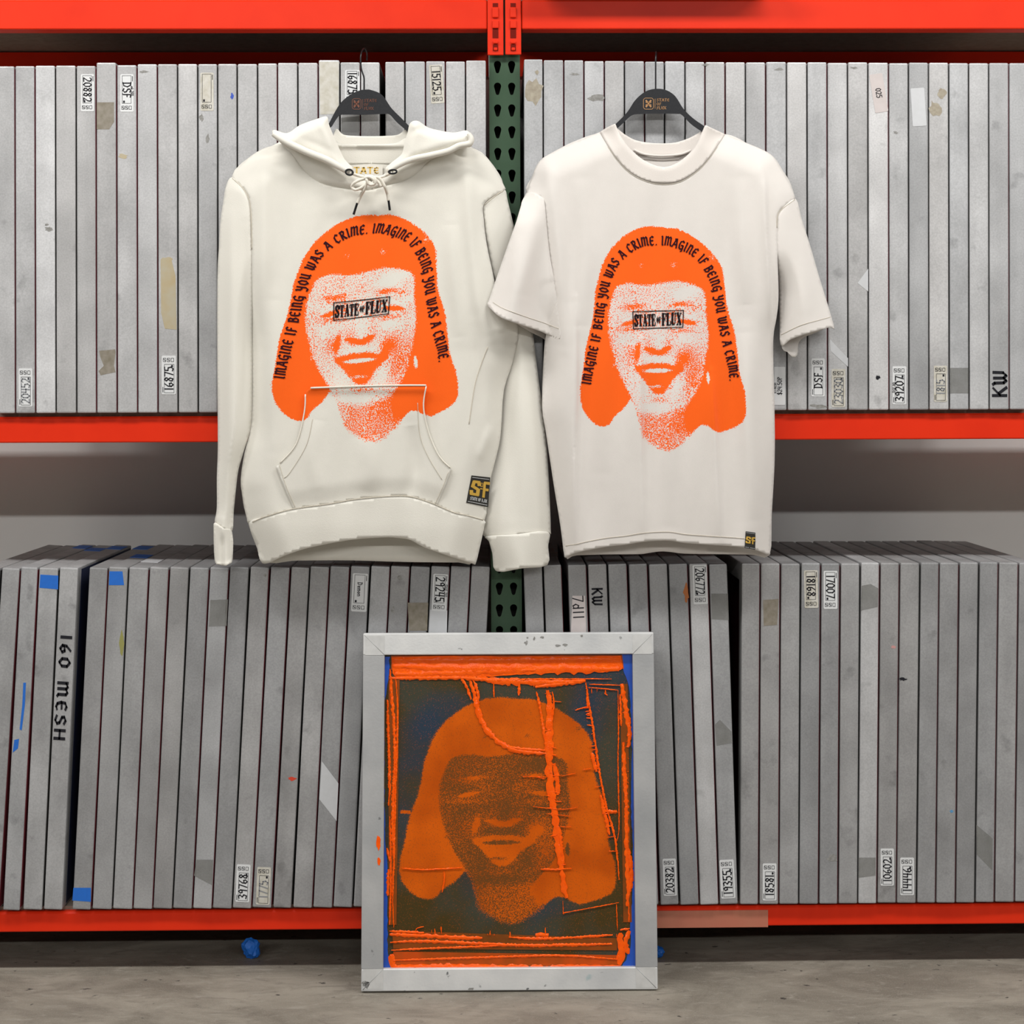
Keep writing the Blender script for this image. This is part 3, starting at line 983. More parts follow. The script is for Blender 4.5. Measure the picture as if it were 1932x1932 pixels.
def sticker(cx, y0, y1, wpx, text, up=False, tilt=0.0, material=None, ink=None, small=None, printed=True, desc=None, hand=0.60):
    """adhesive label: paper, printed form lines, handwriting. up: text reads upward"""
    cy = (y0 + y1) / 2
    s = find(cx, cy)
    ax = np.array([math.sin(tilt), math.cos(tilt)])          # down the sticker, in pixels
    bx = np.array([math.cos(tilt), -math.sin(tilt)])
    h = (y1 - y0) / 2; w2 = wpx / 2
    c = np.array([cx, cy])

    def at(u, v):          # u across -1..1, v down -1..1
        return tuple(c + bx * u * w2 + ax * v * h)
    r = 0.12; rv = r * w2 / h
    cor = [at(-1 + r, -1), at(1 - r, -1), at(1, -1 + rv), at(1, 1 - rv), at(1 - r, 1), at(-1 + r, 1), at(-1, 1 - rv), at(-1, -1 + rv)]
    st = slabpx(s, cor, 'label_sticker', material or WHITE)
    q = []
    sg = -1 if up else 1            # the form's head is at the bottom when the text reads upward

    def line(u0, v0, u1, v1, wd=0.9):
        a = np.array(at(u0, v0)); b = np.array(at(u1, v1))
        d = (b - a) / (np.hypot(*(b - a)) + 1e-9); n = np.array([-d[1], d[0]]) * wd / 2
        q.append([tuple(a + n), tuple(b + n), tuple(b - n), tuple(a - n)])
    if printed:
        e = 0.80
        x0, x1 = (-0.72, 0.62) if not up else (-0.62, 0.72)
        va, vb = sg * -0.92, sg * 0.55
        for u in (x0, x1): line(u, va, u, vb, 0.7)
        for v in (va, vb): line(x0, v, x1, v, 0.7)
        for k in range(3):
            u = (-0.6 + 0.55 * k)
            vv = sg * 0.78
            for a_, b_ in (((u - .18, vv - .09), (u + .18, vv - .09)), ((u - .18, vv + .09), (u + .18, vv + .09)), ((u - .18, vv - .09), (u - .18, vv + .09)), ((u + .18, vv - .09), (u + .18, vv + .09))):
                line(*a_, *b_, 0.8)
            if k < 2: line(u - .12, vv - .05, u + .12, vv + .05, 1.2)
        line(-0.45 * sg, sg * 0.40, -0.45 * sg, sg * 0.52, 3.4)
        line(0.82 * sg, sg * -0.9, 0.82 * sg, sg * -0.62, 1.2)
    if q:
        quads_obj('printed_form', q, on_screen(s, 0.0009), INKB, st)
    if text:
        tq, tw = text_quads(text, .10, .15, gap=.14)
        span = 1.30 * h if printed else 1.7 * h
        hh = min(wpx * hand, span / tw * 1.25)
        sx = min(hh, span / tw)

        def place(Q):
            t = Q[:, 0] * sx - tw * sx / 2; v = (Q[:, 1] - 0.5) * hh
            off = -0.17 * h * sg if printed else 0
            # downward text: text x runs down, text up points right
            if not up:
                pxs = c[0] + ax[0] * (t + off) + bx[0] * v; pys = c[1] + ax[1] * (t + off) + bx[1] * v
            else:
                pxs = c[0] - ax[0] * (t - off) - bx[0] * v; pys = c[1] - ax[1] * (t - off) - bx[1] * v
            return PV(pxs, pys, s.Y - 0.0011)
        quads_obj('handwriting', tq, place, ink or INKB, st)
    if small:
        tq, tw = text_quads(small, .12, .16, gap=.14)
        hh = wpx * 0.2; sx = min(hh, 1.2 * h / tw)

        def place2(Q):
            t = Q[:, 0] * sx - tw * sx / 2; v = (Q[:, 1] - 0.5) * hh + wpx * 0.40
            if not up:
                pxs = c[0] + ax[0] * t + bx[0] * v; pys = c[1] + ax[1] * t + bx[1] * v - 4
            else:
                pxs = c[0] - ax[0] * t - bx[0] * v; pys = c[1] - ax[1] * t - bx[1] * v + 4
            return PV(pxs, pys, s.Y - 0.0011)
        quads_obj('small_writing', tq, place2, ink or INKB, st)
    s.feat.append(desc or ('white sticker reading %s' % text if text else 'blank white sticker'))
    return s


def marker(cx, cy, text, length, height, up=False, tilt=0.0, w=(.10, .17), gap=.2, desc=None):
    s = find(cx, cy)
    tq, tw = text_quads(text, w[0], w[1], gap=gap)
    ax = np.array([math.sin(tilt), math.cos(tilt)]); bx = np.array([math.cos(tilt), -math.sin(tilt)])

    def place(Q):
        t = Q[:, 0] / tw * length - length / 2; v = (Q[:, 1] - 0.5) * height
        sg = -1 if up else 1
        return PV(cx + sg * (ax[0] * t + bx[0] * v), cy + sg * (ax[1] * t + bx[1] * v), s.Y - 0.0007)
    o = quads_obj('marker_writing', tq, place, INKB, s.root)
    s.feat.append(desc or 'marker writing %s' % text)


def tape(pts, material, desc=None, name='tape_strip'):
    c = np.mean(np.array(pts, float), 0)
    s = find(*c)
    slabpx(s, pts, name, material, 0.0004)
    if desc: s.feat.append(desc)


def stain(cx, cy, rx, ry, material, seed=1, jag=.4):
    s = find(cx, cy)
    slabpx(s, blobpx(cx, cy, rx, ry, 14, jag, seed), 'ink_stain', material, 0.0003)


sticker(165, 140, 210, 25, '20882')
sticker(239.5, 140, 211, 25, 'DSF', small='ink 200')
sticker(390.5, 137, 209, 25, None, material=OLDPAPER)
sticker(665, 132, 192, 28, '16875')
sticker(824, 122, 195, 25, '15125', material=OLDPAPER, tilt=.06)
sticker(48, 695, 767, 26, '20452', up=True, ink=INKG)
sticker(318.5, 671, 744, 27, '16875', up=True, desc='white sticker 16875 and yellowed tape')
sticker(1658, 139, 212, 25, '025', tilt=.16, material=PINKTAPE, printed=False, hand=.4, desc='pinkish label reading 025')
sticker(1733, 166, 238, 26, None, tilt=.06, material=WHITETAPE, printed=False, desc='plain white tilted label')
sticker(1543.5, 676, 748, 25, 'DSF', up=True)
sticker(1582, 696, 768, 26, '23030', up=True, ink=INKG, material=OLDPAPER)
sticker(1471, 692, 764, 21, '$24.50P', up=True, printed=False, hand=.4, small='113 MESH')
sticker(1697, 691, 763, 26, '39207', up=True, small='DSF 110')
sticker(1774.5, 690, 758, 25, '1815', up=True, ink=INKG, material=OLDPAPER)
sticker(678.5, 1082, 1154, 29, 'Demon', tilt=-.05, hand=.3)
sticker(830, 1083, 1153, 28, '29245', tilt=-.05, small='SWF 210')
sticker(1321, 1066, 1140, 27, '206772', tilt=.03)
sticker(1530.5, 1076, 1147, 26, '18168', material=OLDPAPER, tilt=.02)
sticker(1567, 1077, 1149, 26, '17007')
sticker(458.5, 1631, 1702, 26, '39768', up=True, tilt=-.04)
sticker(497, 1636, 1707, 26, '1775', up=True, tilt=-.04, ink=INKG, material=OLDPAPER, desc='worn brownish sticker at its foot')
sticker(1263.5, 1620, 1690, 25, '20382', up=True, tilt=.03)
sticker(1372.5, 1622, 1695, 27, '19355', up=True, tilt=.05)
sticker(1452, 1629, 1699, 26, '18581', up=True)
sticker(1674, 1601, 1671, 25, '10602', up=True)
sticker(1711.5, 1618, 1689, 26, '14446', up=True)
marker(1886, 724, 'KW', 48, 26, up=True, w=(.12, .2))
marker(118.5, 1297, '160 MESH', 196, 20, tilt=-.07, w=(.13, .2), gap=.32)
marker(1127, 1126, 'KW', 32, 19, w=(.12, .2), tilt=.02)
tape([(1080, 1124), (1104, 1124), (1106, 1195), (1077, 1195)], PINKTAPE, None)
marker(1091, 1146, '7d11', 42, 20, w=(.07, .11), tilt=.05, desc='pinkish tape marked 7d11')
# tapes and stains
tape([(76, 1084), (110, 1086), (109.5, 1112), (74.5, 1109)], BLUETAPE, 'blue tape near its top')
tape([(206.5, 1078), (231, 1078), (234, 1104), (205.5, 1104)], BLUETAPE, 'blue tape near its top')
tape([(138.5, 1675), (171.5, 1675), (171.5, 1701.5), (136.5, 1699)], BLUETAPE, 'blue tape at its foot')
tape([(44, 1288), (49, 1288), (47, 1330), (41, 1378), (37, 1376), (42, 1330)], BLUETAPE, 'long blue streak', 'ink_streak')
tape([(27, 1396), (36, 1394), (34, 1412), (24, 1420)], BLUETAPE, None, 'ink_streak')
tape([(182.5, 193), (215, 193), (215, 230), (206, 244), (182.5, 244)], BROWNTAPE, 'brown tape patch')
tape([(303, 489), (323, 488), (331, 520), (333, 622), (311, 620), (304, 590)], YELLOWTAPE, None)
tape([(187, 662), (217, 659), (218, 664), (215, 690), (218, 702), (190, 708), (186, 700), (196, 690), (190, 676)], BROWNTAPE, None)
tape([(602.5, 116.5), (639.5, 116.5), (639, 215), (604, 216)], OLDPAPER, 'pale stained paper label')
for k, (a, b, c, d) in enumerate(((615, 148, 9, 3), (612, 172, 5, 3), (628, 181, 4, 2), (617, 204, 7, 2))):
    stain(a, b, c, d, STAIN, 30 + k)
tape([(644, 222), (679, 219), (679, 250), (644, 250)], CLEARD, None)
tape([(607, 1436), (638.5, 1478), (635, 1549), (602.5, 1508)], WHITETAPE, 'white slanted tape')
tape([(397, 1132), (430, 1131), (427.5, 1181), (394, 1182)], CLEARD, 'clear tape band')
tape([(769, 1137), (808, 1137), (806, 1190), (772, 1190)], BROWNTAPE, 'brown tape patch')
tape([(811.5, 1150), (844, 1152), (843, 1196), (809, 1196)], WHITETAPE, None)
tape([(1342, 1120), (1373.5, 1120), (1375, 1170), (1343, 1168)], CLEARD, None)
tape([(1349, 1367), (1358, 1358), (1380, 1380), (1381, 1402), (1352, 1407)], CLEARD, None)
tape([(1626, 1105), (1643, 1102), (1657, 1110), (1656, 1145), (1624, 1152)], CLEARD, 'dark clear tape near its top')
tape([(1439.5, 1132), (1469, 1130), (1466, 1179), (1441, 1181)], BROWNTAPE, None)
tape([(371, 1622), (402, 1622), (400, 1670), (366, 1652)], CLEARD, None)
tape([(1566, 640), (1600, 676), (1600, 692), (1567, 662)], WHITETAPE, None)
tape([(1638, 507), (1638, 550), (1618, 534)], WHITETAPE, 'white torn tape corner')
tape([(1793, 694), (1827, 694), (1827, 742), (1793, 742)], CLEARD, 'clear tape near its foot')
tape([(1842, 1556), (1873, 1582), (1872, 1642), (1843, 1612)], CLEARD, 'slanted clear tape')
tape([(1620, 1618), (1652, 1618), (1652, 1652), (1620, 1656)], CLEARD, None)
stain(1008, 172, 16, 24, STAINB, 3, .3)
stain(1013, 137, 4, 4, STAINB, 4)
stain(1764, 204, 12, 14, STAINB, 5)
stain(1777, 176, 8, 9, STAINB, 6)
stain(92, 432, 8, 5, STAIN, 7)
stain(88, 424, 5, 2, STAIN, 8)
stain(438, 182, 3, 6, mat('blue_ink', (0.03, 0.08, 0.45), 0.4), 9)
stain(1126, 185, 14, 6, STAIN, 10)
stain(1545, 766, 14, 4, STAIN, 11)
stain(1656, 712, 5, 4, INKB, 12)
stain(1570, 1620, 10, 7, STAIN, 13)
stain(1295, 1118, 5, 17, mat('rust_orange', (0.42, 0.13, 0.03), 0.6), 14)
stain(551, 1469, 7, 3.5, mat('red_ink', (0.62, 0.05, 0.02), 0.4), 15)
stain(500, 1085, 3, 3, STAIN, 16)
stain(754, 1090, 4, 5, STAIN, 17)
stain(742, 1151, 4, 6, STAIN, 18)
stain(1685, 1221, 5, 3, mat('pink_ink', (0.55, 0.28, 0.27), 0.5), 19)
stain(1703, 1281, 7, 3, INKB, 20)
stain(232, 209 + 86, 8, 5, YELLOWTAPE, 21)
stain(314, 494 - 4, 9, 5, YELLOWTAPE, 22)
stain(1795, 1529 + 2, 3, 3, mat('light_blue_ink', (0.10, 0.28, 0.50), 0.4), 23)
stain(230, 1214, 4, 20, mat('olive_ink', (0.28, 0.27, 0.08), 0.6), 24)
stain(380, 222, 4, 6, STAIN, 25); stain(392, 262, 3, 8, STAIN, 26)
for k, (xa, ya) in enumerate(((1690, 250), (1470, 131), (270, 135), (1085, 140), (1330, 122), (1610, 128))):
    stain(xa, ya, 7, 2, STAIN, 60 + k, .7)


# blue tape pieces on the top faces of the lower left screens
def top_tape(px0, px1, ya, yb, material):
    cpx = (px0 + px1) / 2
    s = None
    for q in SCREENS:
        if q.row == 'LL' and q.q[0] <= cpx <= q.q[1]: s = q
    M = MAT_OF[s.root]
    hw = (s.q[1] - s.q[0]) * 0.00124 / 2 - 0.002
    ln = [c for c in s.root.children if c.name.startswith('aluminium')][0].scale.z * H0
    m = MB(); m.box(-hw, hw, ya, yb, ln, ln + 0.0008)
    o = mobj('tape_strip', m.v, m.f, material, s.root, local=True)


top_tape(100, 101, .42, .50, BLUETAPE); top_tape(55, 56, .47, .55, BLUETAPE); top_tape(130, 131, .46, .54, BLUETAPE)
top_tape(222, 224, .22, .30, BLUETAPE); top_tape(186, 188, .46, .55, BLUETAPE); top_tape(262, 264, .12, .2, WHITETAPE)

ROWNAME = {'UL': 'upper shelf left of the post', 'UR': 'upper shelf right of the post',
           'LL': 'lower shelf left of the post', 'LR': 'lower shelf right of the post'}
for s in SCREENS:
    if s.feat:
        ft = s.feat[0]
        lab = 'screen with %s, %s on %s' % (ft, ORD[s.i], ROWNAME[s.row])
    else:
        lab = 'unlabelled grey aluminium screen, %s from left on %s' % (ORD[s.i], ROWNAME[s.row])
    tag(s.root, lab, 'screen', 'stored screens on the ' + ROWNAME[s.row].split(' of')[0])

# ------------------------------------------------------------------ the print (one design, three places)
HAIR = [(850, 88), (1000, 105), (1100, 110), (1200, 150), (1300, 210), (1400, 290), (1480, 370), (1540, 450), (1580, 540), (1590, 650),
        (1605, 760), (1612, 870), (1640, 980), (1680, 1090), (1705, 1200), (1720, 1320), (1735, 1450), (1742, 1540), (1762, 1640),
        (1800, 1760), (1815, 1900), (1813, 1999), (1780, 2071), (1708, 2124), (1612, 2160), (1541, 2184), (1481, 2154), (1421, 2112),
        (1367, 2100), (1326, 2124), (1266, 2190), (1194, 2262), (1111, 2333), (1027, 2369), (931, 2345), (860, 2297), (764, 2214),
        (740, 2118), (716, 2023), (687, 1915), (645, 1837), (573, 1939), (502, 1999), (466, 2035), (442, 2082), (406, 2112), (358, 2124),
        (287, 2100), (215, 2035), (155, 1939), (131, 1832), (129, 1736), (143, 1652), (155, 1590), (170, 1470), (185, 1330), (215, 1200),
        (250, 1070), (270, 940), (278, 850), (282, 760), (300, 680), (320, 600), (340, 520), (362, 460), (400, 390), (440, 320),
        (500, 260), (570, 190), (650, 140), (740, 103)]
FACE = [(480, 725), (520, 690), (600, 665), (680, 668), (760, 688), (860, 682), (930, 666), (1020, 650), (1120, 643), (1220, 662),
        (1300, 690), (1360, 720), (1395, 770), (1405, 850), (1406, 960), (1422, 1080), (1434, 1200), (1425, 1330), (1402, 1450),
        (1385, 1560), (1352, 1680), (1300, 1790), (1240, 1870), (1180, 1990), (1230, 2230), (1111, 2340), (1027, 2376), (931, 2352),
        (856, 2303), (755, 2220), (732, 2118), (708, 2023), (680, 1915), (640, 1810), (595, 1725), (548, 1635), (508, 1535), (478, 1440), (448, 1330),
        (424, 1220), (414, 1100), (418, 960), (440, 850), (462, 780)]


def rot_gauss(x, y, cx, cy, rx, ry, ang=0.0, p=1.0):
    a = math.radians(ang)
    u = (x - cx) * math.cos(a) + (y - cy) * math.sin(a)
    v = -(x - cx) * math.sin(a) + (y - cy) * math.cos(a)
    return np.exp(-((u / rx) ** 2 + (v / ry) ** 2) ** p)


def ink_at(x, y):
    """ink density of the design at design coordinates"""
    hair = sdf(x, y, HAIR)
    face = sdf(x, y, FACE)
    d = np.full(x.shape, 0.36)
    # modelling of the face
    d += 0.20 * sstep(1120, 1400, x) * sstep(1150, 1500, y)
    d += 0.16 * sstep(620, 440, x) * sstep(900, 1300, y)
    d += 0.07 * rot_gauss(x, y, 640, 760, 170, 80)
    d -= 0.34 * rot_gauss(x, y, 1160, 780, 120, 62, 0, 1.5)
    d -= 0.22 * rot_gauss(x, y, 1270, 730, 120, 50, 0, 1.3)
    d -= 0.18 * rot_gauss(x, y, 600, 1240, 110, 80)
    d -= 0.20 * rot_gauss(x, y, 930, 1220, 60, 100)
    d -= 0.24 * rot_gauss(x, y, 1200, 1230, 110, 60, 0, 1.3)
    d -= 0.15 * rot_gauss(x, y, 560, 980, 80, 30)
    d -= 0.2 * rot_gauss(x, y, 1330, 980, 60, 50)
    # brows
    d += 0.45 * rot_gauss(x, y, 690, 898, 110, 24, -4, 1.4) + 0.25 * rot_gauss(x, y, 650, 930, 120, 40)
    d += 0.55 * rot_gauss(x, y, 1140, 880, 85, 26, -3, 1.4) + 0.30 * rot_gauss(x, y, 1270, 905, 80, 28, 14)
    # eyes and lids
    d += 0.9 * rot_gauss(x, y, 640, 1068, 85, 22, -14, 2.0) + 0.4 * rot_gauss(x, y, 640, 1130, 120, 30)
    d += 0.9 * rot_gauss(x, y, 1220, 1062, 95, 24, 8, 2.0) + 0.35 * rot_gauss(x, y, 1180, 1145, 120, 26)
    d -= 0.4 * rot_gauss(x, y, 610, 1030, 60, 10, -30)
    d -= 0.45 * rot_gauss(x, y, 1245, 1005, 70, 12, 22)
    d += 0.25 * rot_gauss(x, y, 760, 1020, 60, 60) + 0.25 * rot_gauss(x, y, 1060, 1000, 60, 60)
    # nose
    d += 0.20 * rot_gauss(x, y, 830, 1290, 60, 60) + 0.2 * rot_gauss(x, y, 1040, 1270, 60, 60)
    d += 1.0 * rot_gauss(x, y, 840, 1340, 62, 22, 8, 2.0) + 1.0 * rot_gauss(x, y, 1000, 1335, 55, 24, -18, 2.0)
    d += 0.9 * rot_gauss(x, y, 920, 1370, 90, 30, 0, 1.6)
    # cheeks' folds
    d += 0.75 * rot_gauss(x, y, 712, 1370, 26, 100, 8, 1.6) + 0.35 * rot_gauss(x, y, 660, 1380, 70, 100)
    d += 0.55 * rot_gauss(x, y, 1165, 1440, 70, 70, 0, 1.4) + 0.3 * rot_gauss(x, y, 1210, 1390, 80, 110)
    d -= 0.22 * rot_gauss(x, y, 910, 1440, 190, 36, 0, 1.5)
    # mouth
    MOUTH = [(668, 1460), (700, 1500), (770, 1490), (850, 1472), (920, 1478), (1000, 1474), (1090, 1500), (1140, 1440), (1190, 1480), (1180, 1560),
             (1120, 1600), (1060, 1660), (1020, 1740), (965, 1795), (900, 1795), (850, 1760), (800, 1690), (740, 1610), (690, 1550)]
    mo = sdf(x, y, MOUTH)
    d = np.maximum(d, np.clip(0.55 + mo / 26.0, 0, 1.1) * (mo > -24))
    teeth = rot_gauss(x, y, 915, 1553, 148, 22, -1, 4.0) * (0.86 + 0.14 * np.cos((x - 915) / 11.0))
    d -= 1.25 * teeth
    d -= 0.65 * rot_gauss(x, y, 905, 1714, 75, 16, 0, 1.3)
    # chin and jaw
    d -= 0.25 * rot_gauss(x, y, 760, 1750, 70, 130, -20)
    d -= 0.30 * rot_gauss(x, y, 1120, 1730, 60, 110, 30)
    d += 0.30 * rot_gauss(x, y, 920, 1850, 90, 26)
    d -= 0.28 * rot_gauss(x, y, 880, 1925, 190, 50, 0, 1.3)
    d += 0.32 * rot_gauss(x, y, 1250, 1640, 90, 170, 20)
    # neck
    nk = sstep(1960, 2060, y + 0.25 * np.abs(x - 900))
    d = d * (1 - nk) + (0.66 + 0.30 * sstep(950, 1230, x) * sstep(2250, 2050, y) - 0.10 * sstep(820, 720, x)) * nk
    d += 0.6 * sstep(1180, 1290, x) * sstep(1850, 1930, y)
    edge = np.clip(0.5 + face / 26.0, 0, 1)
    ink = 1.12 * (1 - edge) + d * edge
    ear = rot_gauss(x, y, 1428, 1625, 16, 66, -4, 3.0)
    ink -= 1.3 * ear
    for cx, cy, r in ((1080, 480, 26), (750, 490, 20), (1470, 410, 30), (480, 1500, 20)):
        ink -= 0.42 * rot_gauss(x, y, cx, cy, r, r)
    ramp = np.clip(0.5 + hair / 16.0, -0.1, 1.15)
    neckz = sstep(2000, 2250, y) * sstep(700, 760, x) * sstep(1290, 1230, x)
    ramp = np.where(neckz > 0.3, np.clip(0.45 + hair / 70.0, -0.1, 1.1), ramp)
    return np.clip(np.minimum(ink, ramp), 0, 1.15)


def fitq(src, dst, order=2):
    """least-squares map dst-pixels -> design coordinates and back"""
    src = np.array(src, float); dst = np.array(dst, float)

    def basis(p):
        x = (p[:, 0]) / 1000; y = (p[:, 1]) / 1000
        c = [np.ones_like(x), x, y]
        if order > 1: c += [x * y, x * x, y * y]
        return np.stack(c, 1)
    A, *_ = np.linalg.lstsq(basis(dst), src, rcond=None)
    B, *_ = np.linalg.lstsq(basis(src), dst, rcond=None)
    return (lambda p: basis(np.asarray(p, float)) @ A), (lambda p: basis(np.asarray(p, float)) @ B)


tee_to_design = lambda p: np.stack([(p[:, 0] - 1070) * 5.367, (p[:, 1] - 410) * 5.367], 1)
design_to_tee = lambda p: np.stack([p[:, 0] / 5.367 + 1070, p[:, 1] / 5.367 + 410], 1)
hp = [((870, 88), (1000, 78)), ((129, 1736), (98, 1690)), ((358, 2124), (320, 2056)), ((645, 1837), (605, 1775)), ((1027, 2369), (1040, 2271)),
      ((1541, 2184), (1590, 1977)), ((1367, 2100), (1430, 1943)), ((480, 720), (465, 690)), ((1395, 770), (1420, 680)), ((665, 950), (637, 925)),
      ((1178, 940), (1180, 872)), ((672, 1130), (648, 1092)), ((1172, 1110), (1187, 1033)), ((1430, 1620), (1468, 1475)), ((915, 1555), (960, 1475)),
      ((1610, 870), (1620, 720)), ((282, 760), (262, 760)), ((1813, 1960), (1828, 1800)), ((1742, 1540), (1790, 1360))]
hoodie_to_design, design_to_hoodie = fitq([a for a, b in hp], [(500 + b[0] / 5.084, 390 + b[1] / 5.084) for a, b in hp])
sp = [((870, 88), (946, 1317)), ((129, 1736), (758.5, 1629)), ((358, 2124), (804, 1693)), ((645, 1837), (876, 1636)), ((1027, 2369), (964, 1749)),
      ((1815, 1900), (1164, 1650)), ((1541, 2184), (1101, 1707)), ((1367, 2100), (1044, 1694)), ((915, 1555), (949.6, 1590))]
screen_to_design, design_to_screen = fitq([a for a, b in sp], [b for a, b in sp], 1)


# ------------------------------------------------------------------ cloth panels
class Cloth:
    """depth field of a hanging garment, in pixel coordinates of its outline"""
    def __init__(s, Y0, T, R, edges, folds=(), offs=None):
        s.Y0, s.T, s.R = Y0, T, R
        s.edges = [(resample(smooth_line(e[0]), 8), e[1]) if isinstance(e, tuple) else (resample(smooth_line(e), 8), 0.0) for e in edges]
        s.folds = [(resample(smooth_line(f[0]), 6), f[1], f[2], f[3] if len(f) > 3 else 'r') for f in folds]
        s.offs = offs

    def bulge(s, px, py):
        b = np.ones(px.shape)
        for e, tp in s.edges:          # tp: part of the edge over which it eases in from flat cloth
            d, _, pos = dist_poly(px, py, e)
            t = np.clip(d / s.R, 0, 1)
            g = (1 - t) ** 2 * (0.75 + 0.25 * t)
            if tp: g = g * sstep(0, tp, pos)
            b = np.minimum(b, 1 - g)
        return b

    def ripple(s, px, py):
        z = np.zeros(px.shape)
        for ln, a, wd, kind in s.folds:
            d, sd, t = dist_poly(px, py, ln)
            fade = np.sin(np.pi * np.clip(t, 0.02, 0.98)) ** 0.6
            if kind == 'r': z += a * fade * np.exp(-(d / wd) ** 2)
            elif kind == 'c': z += a * fade * np.exp(-d / wd)
            elif kind == 'l': z += a * fade * np.exp(-d / wd) * (sd > 0) + a * fade * np.exp(-(d / (wd * 0.25)) ** 2) * (sd <= 0)
        z += 0.0011 * np.sin(px / 23.0 + 1.3 * np.sin(py / 61.0)) + 0.0008 * np.sin(px / 11.0 + py / 47.0 + 2.0)
        return z

    def front(s, px, py):
        px = np.asarray(px, float); py = np.asarray(py, float)
        b = s.bulge(px, py)
        y = s.Y0 - s.T * b - s.ripple(px, py) * np.minimum(1, 0.25 + b)
        if s.offs: y = y + s.offs(px, py)
        return y

    def back(s, px, py, T):
        px = np.asarray(px, float); py = np.asarray(py, float)
        y = s.Y0 + T * s.bulge(px, py)
        if s.offs: y = y + s.offs(px, py)
        return y


def cloth_part(name, parent, material, fronts, backs=(), thick=0.003):
    """fronts/backs: list of (polygon px, spacing, Yfun, ink_fun or None, fine patch or None)"""
    V = []; F = []; A = []
    n = 0
    for lst, rev in ((fronts, False), (backs, True)):
        for poly, spc, yf, inkf, fine in lst:
            v, f = fill(poly, spc, fine)
            Y = yf(v[:, 0], v[:, 1])
            V.append(PV(v[:, 0], v[:, 1], Y))
            A.append(inkf(v) if inkf is not None else np.zeros(len(v)))
            F.append((f[:, ::-1] if rev else f) + n)
            n += len(v)
    V = np.vstack(V); F = np.vstack(F); A = np.concatenate(A)
    o = mobj(name, V, F, material, parent, smooth=True)
    at = o.data.attributes.new('ink', 'FLOAT', 'POINT')
    at.data.foreach_set('value', A.astype(np.float32))
    if thick:
        m = o.modifiers.new('cloth', 'SOLIDIFY'); m.thickness = thick; m.offset = -1
    return o


def seam(parent, lines, yf, r=0.0008, name='stitching', material=None, lift=0.0006):
    m = MB()
    for ln in lines:
        q = resample(smooth_line(ln), 5)
        Y = yf(q[:, 0], q[:, 1]) - lift
        m.tube([Vector(v) for v in PV(q[:, 0], q[:, 1], Y)], r, 5)
    return m.build(name, material or M_THREAD, parent, smooth=True)


SL = lambda pts, n=6: smooth_line(pts, n, True)


def arc_text(parent, text, path, conv, yf, height, mat_, name='lettering', slack=1.0):
    """letters set along a path in design space"""
    path = resample(smooth_line(path, 8), 6.0)
    seg = np.hypot(*(path[1:] - path[:-1]).T); S = np.concatenate([[0], np.cumsum(seg)])
    gap = .25
    tw = text_width(text, gap)
    k = S[-1] / tw
    Q = []
    x = 0
    for c in text:
        wd, st = GL[c]
        q = []
        for s_ in st: stroke_quads(s_, .12, .21, math.radians(35), q)
        sc = (x + wd / 2) * k
        i = min(max(np.searchsorted(S, sc) - 1, 0), len(path) - 2)
        t = (sc - S[i]) / (seg[i] + 1e-9)
        p = path[i] + (path[i + 1] - path[i]) * t
        j0, j1 = max(i - 3, 0), min(i + 4, len(path) - 1)
        d = path[j1] - path[j0]; d = d / np.hypot(*d)
        nrm = np.array([d[1], -d[0]])
        for qq in q:
            Q.append([tuple(p + d * (a - wd / 2) * min(k, height * 1.15) + nrm * (b - 0.48) * height) for a, b in qq])
        x += wd + gap

    def place(q):
        pp = conv(q)
        return PV(pp[:, 0], pp[:, 1], yf(pp[:, 0], pp[:, 1]) - 0.0011)
    return quads_obj(name, Q, place, mat_, parent, sub=2)


ARC1 = [(195, 1685), (228, 1500), (265, 1340), (296, 1190), (315, 1080), (338, 920), (362, 790), (392, 660), (432, 560), (490, 445), (572, 362),
        (660, 296), (760, 250), (905, 236)]
ARC2 = [(958, 236), (1030, 242), (1115, 268), (1205, 302), (1300, 360), (1378, 430), (1432, 520), (1485, 620), (1518, 720), (1535, 810),
        (1548, 900), (1566, 1010), (1592, 1150), (1622, 1290), (1652, 1410), (1680, 1530), (1690, 1650)]
LINE = 'IMAGINE IF BEING YOU WAS A CRIME.'


def box_logo(parent, conv, yf):
    """framed STATE OF FLUX across the eyes"""
    c0, c1, c2, c3 = np.array([665, 955.]), np.array([1178, 942.]), np.array([1172, 1112.]), np.array([672, 1130.])
    Q = []

    def bar(a, b, wd=9):
        d = (b - a) / np.hypot(*(b - a)); n = np.array([-d[1], d[0]]) * wd / 2
        a = a - d * wd / 2; b = b + d * wd / 2
        Q.append([tuple(a + n), tuple(b + n), tuple(b - n), tuple(a - n)])
    bar(c0, c1); bar(c1, c2); bar(c2, c3); bar(c3, c0)

    def put(t, u0, u1, v0, v1, cond):
        q, tw = slab_quads(t, cond=cond)
        for k in q:
            r = []
            for a, b in k:
                u = u0 + (u1 - u0) * a / tw; v = v1 + (v0 - v1) * b
                top = c0 + (c1 - c0) * u; bot = c3 + (c2 - c3) * u
                r.append(tuple(top + (bot - top) * v))
            Q.append(r)
    put('STATE', .025, .445, .17, .86, 1); put('OF', .47, .555, .34, .70, 1); put('FLUX', .575, .965, .14, .86, 1)

    def place(q):
        pp = conv(q)
        return PV(pp[:, 0], pp[:, 1], yf(pp[:, 0], pp[:, 1]) - 0.0013)
    return quads_obj('box_lettering', Q, place, M_TEXTB, parent, sub=3)


